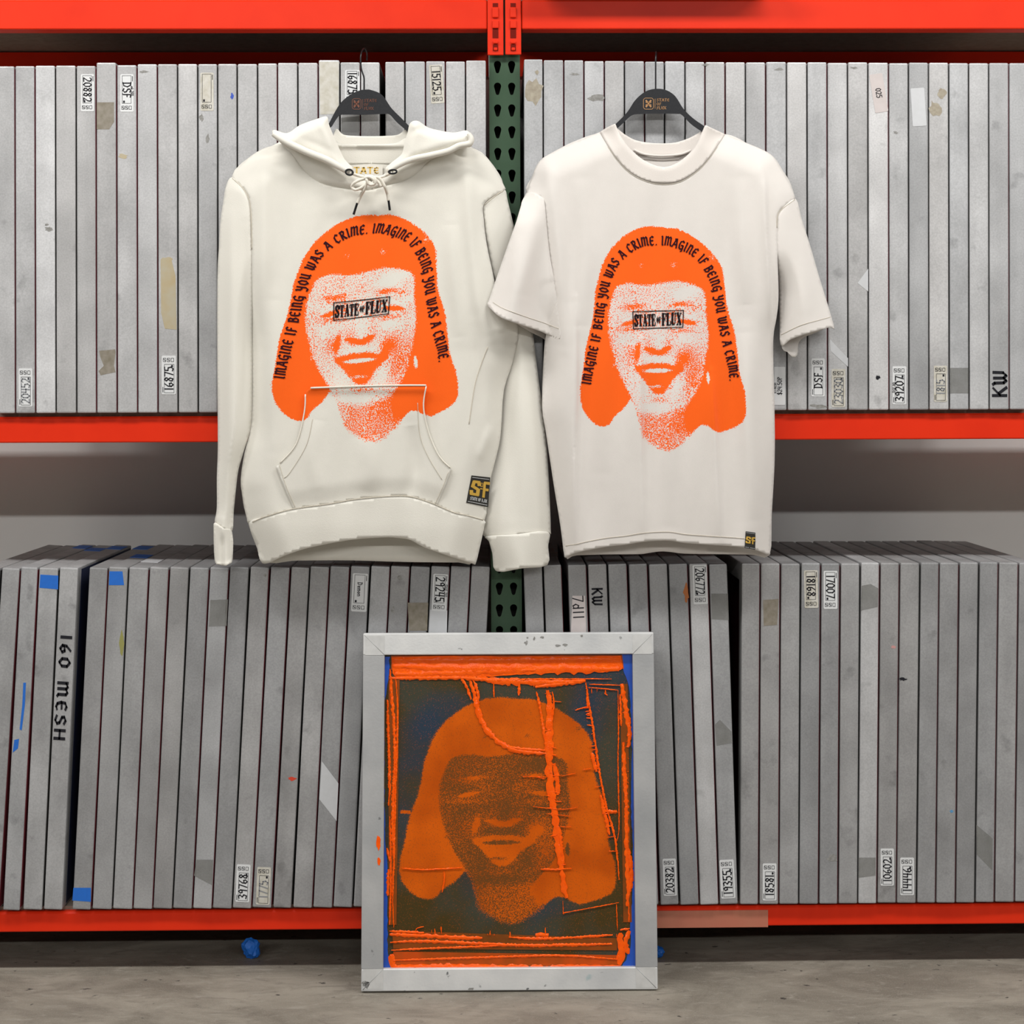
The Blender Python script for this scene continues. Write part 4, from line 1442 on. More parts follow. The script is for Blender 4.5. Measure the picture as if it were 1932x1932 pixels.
def woven_patch(parent, pts, yf, big, small, gold_h):
    """black woven label: edge line, gold letters, small print"""
    q = np.array(pts, float)
    n = 5
    gr = []
    for j in range(n + 1):
        for i in range(n + 1):
            u, v = i / n, j / n
            gr.append((q[0] * (1 - u) + q[1] * u) * (1 - v) + (q[3] * (1 - u) + q[2] * u) * v)
    gr = np.array(gr)
    W = PV(gr[:, 0], gr[:, 1], yf(gr[:, 0], gr[:, 1]) - 0.0016)
    F = [(j * (n + 1) + i, (j + 1) * (n + 1) + i, (j + 1) * (n + 1) + i + 1, j * (n + 1) + i + 1) for j in range(n) for i in range(n)]
    o = mobj('woven_label', W, F, M_PATCH, parent)
    m = o.modifiers.new('t', 'SOLIDIFY'); m.thickness = 0.001; m.offset = -1
    o['label'] = 'black woven label with gold SoF'

    def put(quads, tw, u0, u1, v0, v1, out):
        for k in quads:
            r = []
            for a, b in k:
                u = u0 + (u1 - u0) * a / tw; v = v1 + (v0 - v1) * b
                r.append(tuple((q[0] * (1 - u) + q[1] * u) * (1 - v) + (q[3] * (1 - u) + q[2] * u) * v))
            out.append(r)

    def place(p):
        return PV(p[:, 0], p[:, 1], yf(p[:, 0], p[:, 1]) - 0.0028)
    G = []
    sq = []; stroke_quads([(.42, .74), (.38, .94), (.1, .94), (.06, .6), (.4, .42), (.4, .06), (.06, .06), (.03, .26)], .19, .2, 0, sq); put(sq, .46, .10, .50, *gold_h, G)
    sq = []; stroke_quads([(.1, 0), (.1, .95), (.46, .95)], .19, .2, 0, sq); stroke_quads([(.1, .5), (.4, .5)], .17, .18, 0, sq); put(sq, .46, .68, .97, *gold_h, G)
    sq = []; stroke_quads([(.05, .1), (.05, .9), (.4, .9), (.4, .1), (.05, .1)], .12, .12, 0, sq)
    gh = gold_h[1] - gold_h[0]
    put(sq, .46, .54, .66, gold_h[0] + gh * .06, gold_h[0] + gh * .36, G)
    put([[(0, 0), (1, 0), (1, 1), (0, 1)]], 1, .54, .66, gold_h[0] + gh * .45, gold_h[0] + gh * .52, G)
    quads_obj('gold_lettering', G, place, M_GOLD, o)
    E = []
    for u0, u1, v0, v1 in ((.05, .95, .06, .075), (.05, .95, .93, .945)):
        put([[(0, 0), (1, 0), (1, 1), (0, 1)]], 1, u0, u1, v0, v1, E)
    if small:
        tq, tw = text_quads(small, .14, .18); put(tq, tw, .14, .92, .76, .86, E)
    quads_obj('white_lettering', E, place, WHITE, o)
    return o


# ------------------------------------------------------------------ hangers
def hanger(outer, inner, armL, armR, hook, Y, logo, label, bright):
    c = P(*hook[0], Y)
    r = root('clothes_hanger', c)
    tag(r, label, 'hanger', 'black hangers')
    po = smooth_line(outer, 6); pi = smooth_line(inner, 6)
    loop = np.vstack([po, [armR[0]], [armR[1]], pi, [armL[1]], [armL[0]]])
    v, f = fill(loop, 4)
    V = np.vstack([PV(v[:, 0], v[:, 1], Y - 0.006), PV(v[:, 0], v[:, 1], Y + 0.006)])
    n = len(v)
    nb = len(resample(np.vstack([loop, loop[:1]]), 4 * 0.8)) - 1
    F = [tuple(q) for q in f] + [tuple(q[::-1] + n) for q in f] + [(i, (i + 1) % nb, (i + 1) % nb + n, i + n) for i in range(nb)]
    o = mobj('hanger_body', V, F, M_HANG, r)
    bm = bmesh.new(); bm.from_mesh(o.data); bmesh.ops.recalc_face_normals(bm, faces=bm.faces); bm.to_mesh(o.data); bm.free()
    # hook: up the front, over the top bar of the screen behind
    pts = [P(x, y, Y + dy) for (x, y, dy) in [(h[0], h[1], h[2] if len(h) > 2 else 0) for h in hook]]
    sm = []
    P3 = [np.array(p) for p in pts]
    for i in range(len(P3) - 1):
        p0 = P3[max(i - 1, 0)]; p1 = P3[i]; p2 = P3[i + 1]; p3 = P3[min(i + 2, len(P3) - 1)]
        for k in range(6):
            t = k / 6
            sm.append(Vector(0.5 * ((2 * p1) + (p2 - p0) * t + (2 * p0 - 5 * p1 + 4 * p2 - p3) * t * t + (3 * p1 - p0 - 3 * p2 + p3) * t ** 3)))
    sm.append(pts[-1])
    m = MB(); m.tube(sm, 0.0019, 8); m.build('hook', M_METAL, r, smooth=True)
    # logo: rounded box with an X, three short words
    x0, y0, x1, y1 = logo
    Q = []

    def bar(a, b, wd):
        a = np.array(a, float); b = np.array(b, float)
        d = (b - a) / np.hypot(*(b - a)); n_ = np.array([-d[1], d[0]]) * wd / 2
        Q.append([tuple(a + n_), tuple(b + n_), tuple(b - n_), tuple(a - n_)])
    k = 3
    cor = [(x0 + k, y0), (x1 - k, y0), (x1, y0 + k), (x1, y1 - k), (x1 - k, y1), (x0 + k, y1), (x0, y1 - k), (x0, y0 + k)]
    for i in range(8): bar(cor[i], cor[(i + 1) % 8], 1.0)
    cx, cy = (x0 + x1) / 2, (y0 + y1) / 2
    for sx in (-1, 1):
        for sy in (-1, 1):
            bar((cx + sx * 5, cy + sy * 6.5), (cx + sx * 1.0, cy + sy * 1.5), 3.0)
            bar((cx + sx * 5.5, cy + sy * 3), (cx + sx * 2.2, cy + sy * 1.0), 1.2)
    bar((cx, cy - 4), (cx, cy + 4), 2.6)
    bar((x1 + 3, y0 + 1), (x1 + 3, y1 - 1), 0.7)
    for i, t in enumerate(('STATE', 'OF', 'FLUX')):
        tq, tw = text_quads(t, .12, .17)
        wd = 20.0 * tw / 2.9
        for q in tq:
            Q.append([(x1 + 6 + a / tw * wd, y0 + 1 + i * 7.4 + (1 - b) * 5.2) for a, b in q])
    quads_obj('hanger_logo', Q, lambda q: PV(q[:, 0], q[:, 1], Y - 0.0066), M_COPPER if bright else mat('dull_copper_foil', (0.16, 0.055, 0.03), 0.5), o)
    return r


YHH = -0.034
hanger([(620, 234), (640.5, 197), (661, 178.6), (679, 170.5), (690, 169), (700, 169.7), (720.7, 179), (739, 204.5), (759.5, 225), (775, 241)],
       [(768.6, 248), (749, 231), (736, 217), (727, 215), (690, 216.5), (650, 216.5), (640.5, 218), (632.7, 228), (626, 239)],
       ((588, 252), (592, 264)), ((812, 262), (806, 272)),
       [(687, 171), (687, 157), (686.5, 145), (682, 131), (680.5, 116), (681, 103, 0.002), (684.5, 93.5, 0.012), (688.5, 92, 0.03), (691.5, 97, 0.060), (692.5, 105, 0.085), (692, 114, 0.092)],
       YHH, (664.5, 186, 681, 206), 'black hanger with dull logo inside the hoodie', False)
YHT = -0.030
hanger([(1161, 234.5), (1183, 212), (1198.4, 189), (1216.6, 173.4), (1234.7, 167.7), (1255.4, 169.5), (1273.5, 181), (1289, 204.5), (1307, 222.6), (1329, 238)],
       [(1326.5, 250), (1304.5, 235), (1286.4, 217), (1278, 215), (1240, 214.5), (1205, 215.5), (1190.7, 218.5), (1175, 233), (1165, 242)],
       ((1090, 275), (1094, 284)), ((1404, 283), (1399, 291)),
       [(1237, 170), (1237, 155), (1237, 140), (1237, 125), (1237, 112, 0.001), (1237.3, 103, 0.006), (1237.6, 98, 0.022), (1238, 99, 0.06), (1238, 106, 0.083), (1238, 114, 0.088)],
       YHT, (1214, 185, 1233, 206), 'black hanger with copper logo inside the t-shirt', True)

# ------------------------------------------------------------------ hoodie
hoodie = root('hooded_sweatshirt', P(690, 350, -0.05))
tag(hoodie, 'cream hoodie with orange face print hanging on the left hanger', 'hoodie')
h_left = [(514, 275), (493, 282), (471, 296), (455, 311), (437, 334), (426, 352), (421, 382), (416, 415), (413, 465), (410, 529), (410, 700), (411, 840), (409, 900), (409, 960), (404, 985), (405, 1058)]
h_leftin = [(474, 470), (476, 540), (477, 607), (476, 700), (475, 796), (462, 850), (454, 905), (458, 939), (466, 980), (484, 1029), (496, 1063)]
h_right = [(892, 279), (908, 289), (920, 298), (937, 323), (952, 351), (958, 379), (968, 420), (985, 500), (1002, 590), (1006, 630), (1017, 721), (1023, 760), (1031, 829), (1037, 937), (1039, 1001), (1033, 1066)]
h_rightin = [(938, 545), (962, 590), (978, 619), (968, 681), (951, 735), (946, 802), (941, 843), (921, 923), (914, 985), (900, 1062)]
HF = Cloth(-0.040, 0.052, 62, [h_left, (h_leftin, .35), h_right, (h_rightin, .3)],
           folds=[([(505, 290), (498, 380), (497, 520), (490, 640)], 0.008, 15), ([(880, 300), (886, 420), (900, 560), (925, 640)], 0.009, 13),
                  ([(852, 420), (858, 520), (868, 640)], 0.007, 15), ([(940, 365), (913, 390), (916, 440), (930, 520), (945, 580)], -0.0035, 5, 'c'),
                  ([(893, 600), (905, 700), (902, 820), (920, 850)], -0.005, 14), ([(930, 800), (915, 840), (905, 870)], 0.006, 9),
                  ([(516, 560), (508, 700), (512, 860)], 0.007, 18), ([(600, 790), (590, 860), (600, 930)], 0.005, 16),
                  ([(775, 800), (782, 880), (772, 935)], -0.007, 13), ([(690, 820), (700, 880), (690, 930)], 0.005, 22),
                  ([(437, 336), (458, 354), (470, 377), (474, 415), (475, 480), (476, 560)], -0.0035, 5, 'c'), ([(433, 400), (436, 560), (432, 740), (440, 880)], 0.005, 12),
                  ([(455, 380), (458, 500), (462, 640), (458, 780)], 0.004, 9), ([(700, 372), (702, 390), (708, 420)], 0.003, 12)],
           offs=None)
body_poly = [(549, 284), (535, 272), (514, 275), (493, 282), (471, 296), (455, 311), (437, 334), (458, 354), (470, 377), (474, 415), (475, 470), (476, 540),
             (477, 607), (476, 700), (475, 796), (462, 850), (454, 905), (458, 939), (466, 980), (470, 986), (500, 977), (553, 962), (618, 953), (677, 943), (736, 938), (775, 939),
             (815, 951), (854, 968), (880, 974), (914, 983), (921, 923), (941, 843), (946, 802), (951, 735), (968, 681), (978, 619), (958, 570), (938, 545),
             (928, 506), (918, 458), (913, 415), (913, 385), (938, 366), (953, 358), (951, 350), (937, 323), (920, 298), (908, 289), (892, 279),
             (870, 272), (845, 288), (812, 303), (786, 327), (763, 341), (730, 350), (695, 359), (658, 357), (615, 349), (590, 336), (566, 313)]
hink = lambda v: ink_at(*hoodie_to_design(v).T)
hbody_back = [(560, 258), (514, 275), (471, 296), (437, 334), (470, 377), (475, 470), (477, 607), (475, 796), (456, 905), (466, 980), (500, 1058), (555, 1057.5), (659, 1057), (762, 1060),
              (866, 1061), (895, 1060), (914, 983), (921, 923), (944, 830), (951, 735), (974, 625), (940, 545), (918, 458), (913, 385), (951, 352), (920, 298), (892, 279), (840, 262), (760, 285), (690, 296), (640, 285)]
hb = lambda x, y: HF.back(x, y, 0.026)
cloth_part('body', hoodie, M_HOOD, [(SL(body_poly, 3), 5.0, HF.front, hink, (512, 396, 868, 842, 2.4))], [(SL(hbody_back, 3), 13, hb, None, None)])
# hem band
RF = lambda x, y: HF.front(x, y) - 0.004 + 0.006 * sstep(0, 1, np.clip((np.asarray(y) - 985) / 80, 0, 1))
rib = [(470, 986), (500, 976), (553, 961), (618, 952), (677, 942), (736, 937), (775, 938), (815, 950), (854, 967), (880, 973), (914, 982), (914, 992), (906, 1030), (898, 1062),
       (892, 1063), (853, 1051), (801, 1033), (775, 1019), (750, 1015), (723, 1014), (659, 1019), (581, 1034), (535, 1049), (496, 1064), (484, 1029)]
cloth_part('hem_band', hoodie, M_RIB, [(SL(rib, 3), 6, RF, None, None)], thick=0.005)
# sleeves
slv_l = [(437, 334), (426, 352), (421, 382), (416, 415), (413, 465), (410, 529), (410, 700), (411, 840), (409, 900), (409, 960), (405, 987), (420, 996), (438, 1003),
         (441, 965), (445, 926), (450, 886), (461, 848), (475, 796), (476, 700), (477, 607), (476, 540), (475, 470), (474, 415), (470, 377), (458, 354)]
LS = Cloth(-0.040, 0.052, 62, [h_left, ([(474, 470), (477, 607), (475, 796), (452, 880), (445, 926), (441, 965), (438, 1003), (439, 1055)], .35)],
           folds=[([(433, 380), (436, 560), (432, 740), (436, 900)], 0.006, 10), ([(437, 336), (458, 354), (470, 377), (474, 415), (475, 480), (476, 560)], -0.0035, 5, 'c'),
                  ([(462, 420), (466, 560), (464, 700), (452, 820)], -0.005, 8), ([(424, 860), (422, 930), (424, 985)], -0.004, 6)])
cloth_part('sleeve', hoodie, M_RIB, [(SL(slv_l, 3), 5, LS.front, None, None)], [(SL(slv_l, 3), 10, lambda x, y: LS.back(x, y, 0.02), None, None)])
cuff_l = [(405, 986), (403, 1000), (405, 1058), (413, 1064), (424, 1067), (433, 1063), (439, 1055), (438, 1003), (421, 997)]
CL = Cloth(-0.052, 0.030, 16, [[(404, 985), (405, 1058)], [(438, 1003), (439, 1055)]], folds=[([(420, 1000), (420, 1062)], -0.012, 5, 'c')])
cloth_part('cuff', hoodie, M_RIB, [(SL(cuff_l, 3), 4, lambda x, y: LS.front(x, y) - 0.0045 + 0.010 * np.exp(-((x - 420) / 4.0) ** 2) * sstep(1000, 1030, y), None, None)], [(SL(cuff_l, 3), 6, lambda x, y: CL.back(x, y, 0.02), None, None)])
slv_r = [(953, 358), (958, 379), (968, 420), (985, 500), (1002, 590), (1006, 630), (1017, 721), (1023, 760), (1031, 829), (1037, 937), (1039, 1003), (1034, 1005), (975, 1010), (916, 1014),
         (910, 985), (915, 923), (935, 843), (940, 802), (945, 735), (958, 681), (960, 619), (945, 560), (928, 506), (918, 458), (913, 415), (913, 385), (938, 366)]
RS = Cloth(-0.024, 0.046, 55, [h_right, ([(928, 530), (956, 625), (944, 735), (935, 843), (912, 945), (913, 1014), (936, 1076)], .3)],
           folds=[([(940, 365), (913, 388), (918, 458), (930, 520)], -0.0035, 5, 'c'), ([(1000, 700), (1004, 850), (990, 980)], 0.004, 16), ([(960, 760), (968, 880), (962, 990)], -0.004, 14)],
           offs=lambda x, y: -0.016 * sstep(560, 420, y))
cloth_part('sleeve', hoodie, M_RIB, [(SL(slv_r, 3), 6, RS.front, None, None)], [(SL(slv_r, 3), 12, lambda x, y: RS.back(x, y, 0.012), None, None)])
cuff_r = [(916, 1012), (975, 1008), (1034, 1003), (1034, 1030), (1033, 1066), (985, 1072), (936, 1078), (929, 1045), (922, 1020)]
CR = Cloth(-0.026, 0.040, 30, [[(914, 1008), (922, 1020), (936, 1078)], [(1036, 1003), (1033, 1067)]])
cloth_part('cuff', hoodie, M_RIB, [(SL(cuff_r, 3), 6, lambda x, y: RS.front(x, y) - 0.0045, None, None)], [(SL(cuff_r, 3), 10, lambda x, y: CR.back(x, y, 0.012), None, None)])
# pocket, carrying the lower part of the print
pk = smooth_line([(586, 732), (640, 730), (700, 728), (760, 727), (806, 727)], 6)
pk = np.vstack([pk, smooth_line([(806, 728), (801, 768), (811, 817), (830, 860), (852, 883)], 6), smooth_line([(852, 884), (840, 918), (826, 953)], 4),
                smooth_line([(826, 954), (815, 950), (775, 938), (736, 937), (677, 942), (618, 952), (553, 961)], 4), smooth_line([(552, 960), (536, 920), (520, 881)], 4),
                smooth_line([(521, 879), (528, 874), (559, 837), (574, 778), (576, 742), (586, 732)], 6)[:-1]])
PKB = resample(smooth_line([(545, 963), (618, 952), (677, 942), (736, 937), (775, 938), (815, 950), (834, 957)]), 6)
PK = lambda x, y: HF.front(x, y) - 0.0015 - 0.0055 * sstep(2, 40, dist_poly(np.asarray(x, float), np.asarray(y, float), PKB)[0]) - 0.004 * np.exp(-((np.asarray(y) - 733) / 9.0) ** 2) * sstep(560, 590, np.asarray(x)) * sstep(815, 800, np.asarray(x))
cloth_part('kangaroo_pocket', hoodie, M_HOOD, [(pk, 5.0, PK, hink, (575, 730, 806, 842, 2.4))], thick=0.003)
pkt_edge = [(586, 732), (640, 730), (700, 728), (760, 727), (804, 727)]
seam(hoodie, [pkt_edge], PK, 0.0022, 'pocket_welt', M_CORD, 0.0008)
for ln in ([(804, 729), (799, 768), (809, 817), (828, 860), (850, 883)], [(576, 744), (574, 778), (559, 837), (528, 874)]):
    seam(hoodie, [ln], PK, 0.0017, 'pocket_welt', M_CORD, 0.0006)
seam(hoodie, [[(788, 760), (792, 820), (808, 862), (834, 905)], [(590, 790), (578, 840), (548, 890), (536, 902)], [(527, 876), (540, 918), (557, 957)], [(846, 890), (835, 920), (820, 952)]], PK, 0.0006)
seam(hoodie, [[(476, 985), (500, 975), (553, 960), (618, 951), (677, 941), (736, 936), (775, 937), (815, 949), (854, 966), (880, 972), (912, 981)]], RF, 0.0010)
seam(hoodie, [[(438, 336), (458, 355), (470, 378), (474, 415), (475, 470)], [(950, 360), (938, 367), (914, 386)], [(920, 655), (907, 690), (896, 727), (885, 800)]], HF.front, 0.0009)


# hood: two folded-back flaps, rolled edge, neck panels and the inside of the neck
def pillow(poly, Y, Tf, Tb, R, spc=4, folds=()):
    ring = np.vstack([poly, poly[:1]])
    C = Cloth(Y, Tf, R, [], folds)
    C.edges = [(ring, 0.0)]
    return [(poly, spc, C.front, None, None)], [(poly, spc * 2, lambda x, y: C.back(x, y, Tb), None, None)], C


def multi(name, parent, material, parts):
    fr = []; bk = []
    for poly, Y, Tf, Tb, R, folds in parts:
        a, b, C = pillow(SL(poly, 5), Y, Tf, Tb, R, 4, folds)
        fr += a; bk += b
    return cloth_part(name, parent, material, fr, bk, thick=0)


flap_l = [(514, 250), (518, 245), (542, 251), (566, 236), (599, 224), (617, 220), (621, 236), (636, 271), (650, 300), (666, 318), (655, 328), (615, 307), (549, 279), (522, 264)]
flap_r = [(774, 232), (788, 228), (807, 240), (829, 246), (856, 250), (879, 246), (888, 253), (892, 266), (889, 277), (867, 279), (846, 289), (812, 297), (779, 305), (754, 315), (735, 327), (727, 318), (742, 304), (758, 290), (763, 270), (769, 250)]
neck_l = [(526, 266), (549, 288), (566, 315), (590, 338), (615, 351), (658, 359), (696, 361), (702, 344), (672, 334), (650, 322), (615, 302), (549, 274)]
neck_r = [(733, 322), (754, 312), (812, 293), (850, 284), (838, 292), (813, 305), (787, 329), (763, 343), (731, 352), (706, 358), (698, 346), (716, 335)]
multi('hood', hoodie, M_RIB, [
    (flap_l, -0.108, 0.020, 0.060, 20, [([(600, 226), (616, 250), (630, 280)], 0.004, 8), ([(560, 262), (600, 275), (640, 298)], -0.003, 8)]),
    (flap_r, -0.108, 0.020, 0.060, 20, [([(772, 255), (790, 243), (815, 250)], -0.004, 5), ([(790, 285), (830, 270), (868, 262)], 0.003, 10)]),
    (neck_l, -0.084, 0.016, 0.02, 16, []),
    (neck_r, -0.084, 0.016, 0.02, 16, [])])
m = MB()
for ln, rr in (([(515, 252), (530, 262), (549, 272.5), (580, 287), (615, 301), (640, 314), (660, 325)], [5, 6.5, 7, 7, 7, 6.5, 5]),
               ([(884, 252), (889, 262), (885, 271), (866, 275), (845, 285), (812, 293), (779, 300), (754, 310), (733, 323)], [4, 5.5, 6, 6, 6, 6, 6, 6, 5])):
    q = smooth_line(ln, 6)
    r_ = np.interp(np.linspace(0, 1, len(q)), np.linspace(0, 1, len(rr)), rr) * 0.0012
    m.tube([P(x, y, -0.128) for x, y in q], [float(a) for a in r_], 12)
m.build('hood_edge', M_RIB, hoodie, smooth=True)
inA = [(634, 243), (648, 254), (675, 256.5), (698, 257), (725, 256.5), (751, 254), (768, 244), (768, 280), (700, 284), (632, 280)]
inB = [(628, 262), (645, 273), (680, 272.5), (715, 272), (746, 270), (768, 262), (764, 306), (700, 309), (636, 306)]
inC = [(636, 302), (700, 304), (764, 302), (745, 335), (700, 352), (655, 336)]
fr = []
for poly, yf in ((inA, lambda x, y: -0.030 + 0.016 * (1 - ((x - 700) / 70) ** 2) + 0 * y), (inB, lambda x, y: -0.048 + 0.016 * (1 - ((x - 700) / 70) ** 2) - 0.008 * np.exp(-((y - 274) / 5) ** 2)),
                 (inC, lambda x, y: -0.046 + 0.014 * (1 - ((x - 700) / 70) ** 2) + 0 * y)):
    fr.append((SL(poly, 4), 4, yf, None, None))
cloth_part('neck_lining', hoodie, M_RIB, fr, thick=0.004)
NL = lambda x, y: -0.046 + 0.014 * (1 - ((np.asarray(x) - 700) / 70) ** 2)
q = np.array([(655, 311.5), (722, 311.5), (722, 338), (655, 338)], float)
m = MB(); m.slab([P(x, y, -0.040) for x, y in q], [P(x, y, -0.039) for x, y in q])
nl = m.build('neck_label', mat('white_satin', (0.85, 0.82, 0.74), 0.5), hoodie)
tq, tw = text_quads('STATE', .17, .2, gap=.2)
quads_obj('gold_lettering', [[(657 + a / tw * 57, 327 - b * 11) for a, b in k] for k in tq], lambda z: PV(z[:, 0], z[:, 1], -0.0405), mat('yellow_print', (0.86, 0.56, 0.12), .5), nl)


# eyelets and drawstring
def ringpx(cx, cy, rx, ry, Y, r, ang=0):
    pts = []
    for k in range(25):
        a = 2 * math.pi * k / 24
        u, v = rx * math.cos(a), ry * math.sin(a)
        c, s_ = math.cos(ang), math.sin(ang)
        pts.append(P(cx + u * c - v * s_, cy + u * s_ + v * c, Y))
    return pts


m = MB(); m.tube(ringpx(659, 325, 7, 5.2, -0.137, 0, .25), 0.0021, 8); m.build('eyelet', M_METAL, hoodie, smooth=True)
m = MB(); m.tube(ringpx(741, 324, 7.5, 3.6, -0.135, 0, -.05), 0.0021, 8); m.build('eyelet', M_METAL, hoodie, smooth=True)


def cord(lines, r):
    m = MB()
    for ln in lines:
        q = smooth_line([(a, b) for a, b, c in ln], 6)
        Yc = np.interp(np.linspace(0, 1, len(q)), np.linspace(0, 1, len(ln)), [c for a, b, c in ln])
        m.tube([P(x, y, float(yy)) for (x, y), yy in zip(q, Yc)], r, 8)
    return m


YK = -0.136
dc = cord([[(660, 326, -.135), (672, 330, -.124), (685, 333.5, YK), (695, 336, YK)],
           [(740, 325, -.134), (730, 330, -.124), (718, 334, YK), (705, 336, YK)],
           [(697, 338, YK - .003), (684, 338, YK), (670, 344, YK), (664, 352, YK + .006), (670, 358, YK + .006), (682, 354, YK), (694, 345, YK)],
           [(700, 337, YK - .003), (710, 334, YK - .006), (719, 340, YK - .003), (726, 352, YK), (731, 366, -.122), (733, 378, -.119)],
           [(692, 345, YK - .002), (687, 358, YK + .002), (680, 370, -.121), (674, 384, -.117)],
           [(690, 331, YK - .004), (692, 340, YK - .009), (697, 348, YK - .006), (706, 347, YK - .006), (709, 340, YK - .009), (702, 333, YK - .008), (692, 333, YK - .006)],
           [(706, 340, YK - .006), (714, 344, YK - .004), (718, 351, YK - .002), (716, 348, YK)],
           [(688, 336, YK - .007), (696, 334, YK - .010), (704, 338, YK - .010), (707, 346, YK - .006)]], 0.0035).build('drawstring', M_CORD, hoodie, smooth=True)
for pa, pb in (((674, 383), (667, 405)), ((732.5, 374), (735.5, 397))):
    m = MB(); m.tube([P(*pa, -.1185), P(*pb, -.1165)], 0.0027, 8); m.build('cord_tip', M_METAL, dc, smooth=False)
yfp = lambda x, y: np.where(inside(np.asarray(x, float), np.asarray(y, float), pk), PK(x, y), HF.front(x, y))
arc_text(hoodie, LINE, ARC1, design_to_hoodie, HF.front, 92, M_TEXT)
arc_text(hoodie, LINE, ARC2, design_to_hoodie, HF.front, 92, M_TEXT)
box_logo(hoodie, design_to_hoodie, HF.front)
woven_patch(hoodie, [(890, 897), (925, 901), (921, 957), (880, 948.5)], lambda x, y: HF.front(np.minimum(x, 912), y), 'SF', 'STATE OF FLUX', (.18, .68))

# ------------------------------------------------------------------ t-shirt
tee = root('t_shirt', P(1245, 350, -0.05))
tag(tee, 'off-white t-shirt with orange face print hanging on the right hanger', 't-shirt')
t_left = [(1132, 249), (1063, 277), (1045, 286), (1023, 299), (1012, 313), (1003, 335), (993, 364), (974, 418), (947, 494), (922, 567), (918, 574)]
t_leftin = [(1044, 520), (1048, 560), (1036, 605), (1027, 654), (1025, 708), (1023, 770), (1030, 816), (1038, 870), (1046, 923), (1057, 990), (1065, 1053)]
t_right = [(1368, 253), (1407, 269), (1454, 291), (1476, 320), (1494, 353), (1501, 375), (1512, 411), (1527, 458), (1545, 520), (1574, 614)]
t_rightin = [(1467, 470), (1469, 540), (1464, 600), (1459, 640), (1460, 729), (1462, 818), (1461, 885), (1456, 974), (1453, 1048)]
toff = lambda x, y: -0.052 * sstep(1040, 965, np.asarray(x)) * sstep(330, 430, np.asarray(y))
TF = Cloth(-0.034, 0.044, 52, [t_left, (t_leftin, .4), t_right, (t_rightin, .4)],
           folds=[([(1083, 560), (1085, 700), (1083, 860), (1084, 1040)], 0.012, 24, 'l'), ([(1206, 640), (1207, 760), (1210, 900), (1214, 1018)], 0.012, 30, 'l'),
                  ([(1340, 700), (1348, 820), (1354, 940), (1358, 1020)], 0.012, 28, 'l'), ([(1270, 700), (1268, 860), (1262, 1000)], 0.007, 20),
                  ([(1405, 620), (1412, 800), (1420, 990)], 0.009, 18), ([(1030, 300), (1050, 420), (1060, 540), (1062, 660)], 0.009, 13),
                  ([(1100, 330), (1104, 480), (1095, 620)], 0.008, 18), ([(1443, 330), (1445, 422), (1452, 530), (1456, 610)], 0.010, 10, 'l'),
                  ([(1395, 330), (1400, 450), (1410, 580)], 0.008, 18), ([(1150, 560), (1140, 720), (1142, 900)], 0.006, 22),
                  ([(994, 364), (1021, 372), (1027, 385), (1032, 450)], -0.0025, 4, 'c'), ([(1501, 375), (1476, 393), (1467, 408), (1467, 470)], -0.0025, 4, 'c'),
                  ([(1013, 400), (1000, 480), (985, 560)], 0.005, 16), ([(1030, 420), (1036, 476), (1046, 560)], -0.004, 7, 'c'),
                  ([(1500, 430), (1515, 520), (1520, 600)], 0.004, 18)], offs=toff)
neck_out = [(1132, 249), (1147, 274), (1165, 300), (1188, 323.5), (1216.6, 339), (1247.6, 345.5), (1281, 341.6), (1312, 323.5), (1333, 303), (1354, 274), (1368, 253)]
hem_f = [(1065, 1053), (1083, 1044), (1114, 1037), (1148, 1031), (1181, 1027.5), (1215, 1022), (1261, 1020), (1293, 1024.5), (1348, 1028.5), (1404, 1032.5), (1426, 1038), (1453, 1048)]
tbody = smooth_line([(1132, 249), (1063, 277), (1045, 286), (1023, 299), (1012, 313), (1003, 335), (993, 364)], 4)
tbody = np.vstack([tbody, smooth_line([(1021, 372), (1027, 385), (1030, 420), (1036, 476), (1046, 540), (1048, 565), (1036, 605), (1027, 654), (1025, 708), (1023, 770), (1030, 816), (1038, 870), (1046, 923), (1057, 990), (1065, 1052)], 4),
                   smooth_line(hem_f, 4), smooth_line([(1453, 1047), (1456, 974), (1461, 885), (1462, 818), (1460, 729), (1459, 640), (1465, 600), (1469, 560), (1467, 480), (1467, 430), (1467, 407), (1476, 393), (1501, 375)], 4),
                   smooth_line([(1494, 353), (1476, 320), (1454, 291), (1407, 269), (1368, 253)], 4), smooth_line(neck_out[::-1], 4)[1:-1]])
tink = lambda v: ink_at(*tee_to_design(v).T)
tback = [(1168, 262), (1132, 250), (1045, 286), (1003, 335), (993, 364), (1027, 385), (1045, 540), (1036, 605), (1027, 654), (1023, 770), (1038, 870), (1057, 990), (1066, 1052), (1083, 1048), (1140, 1046), (1203, 1045.5), (1225, 1043), (1248, 1040), (1270, 1042), (1293, 1044.5), (1359, 1045.5), (1420, 1046.5), (1452, 1047.5),
         (1456, 974), (1462, 818), (1459, 640), (1469, 560), (1467, 430), (1476, 393), (1499, 375), (1476, 320), (1407, 269), (1368, 253), (1330, 262), (1305, 283), (1285, 290), (1250, 292), (1215, 291), (1195, 284)]
TB = lambda x, y: TF.back(x, y, 0.020)
cloth_part('body', tee, M_TEE, [(tbody, 5.0, TF.front, tink, (1088, 420, 1414, 862, 2.4))], [(SL(tback, 3), 12, TB, None, None)], thick=0.0018)
tsl = [(993, 364), (974, 418), (947, 494), (922, 567), (919, 573), (927, 584), (947, 600), (990, 615), (1023, 626), (1056, 640), (1055, 610), (1050, 560), (1044, 520), (1037, 476), (1031, 420), (1028, 385), (1022, 371)]
TSB = lambda x, y: TF.Y0 + toff(x, y) + 0.012 * np.ones_like(np.asarray(x, float))
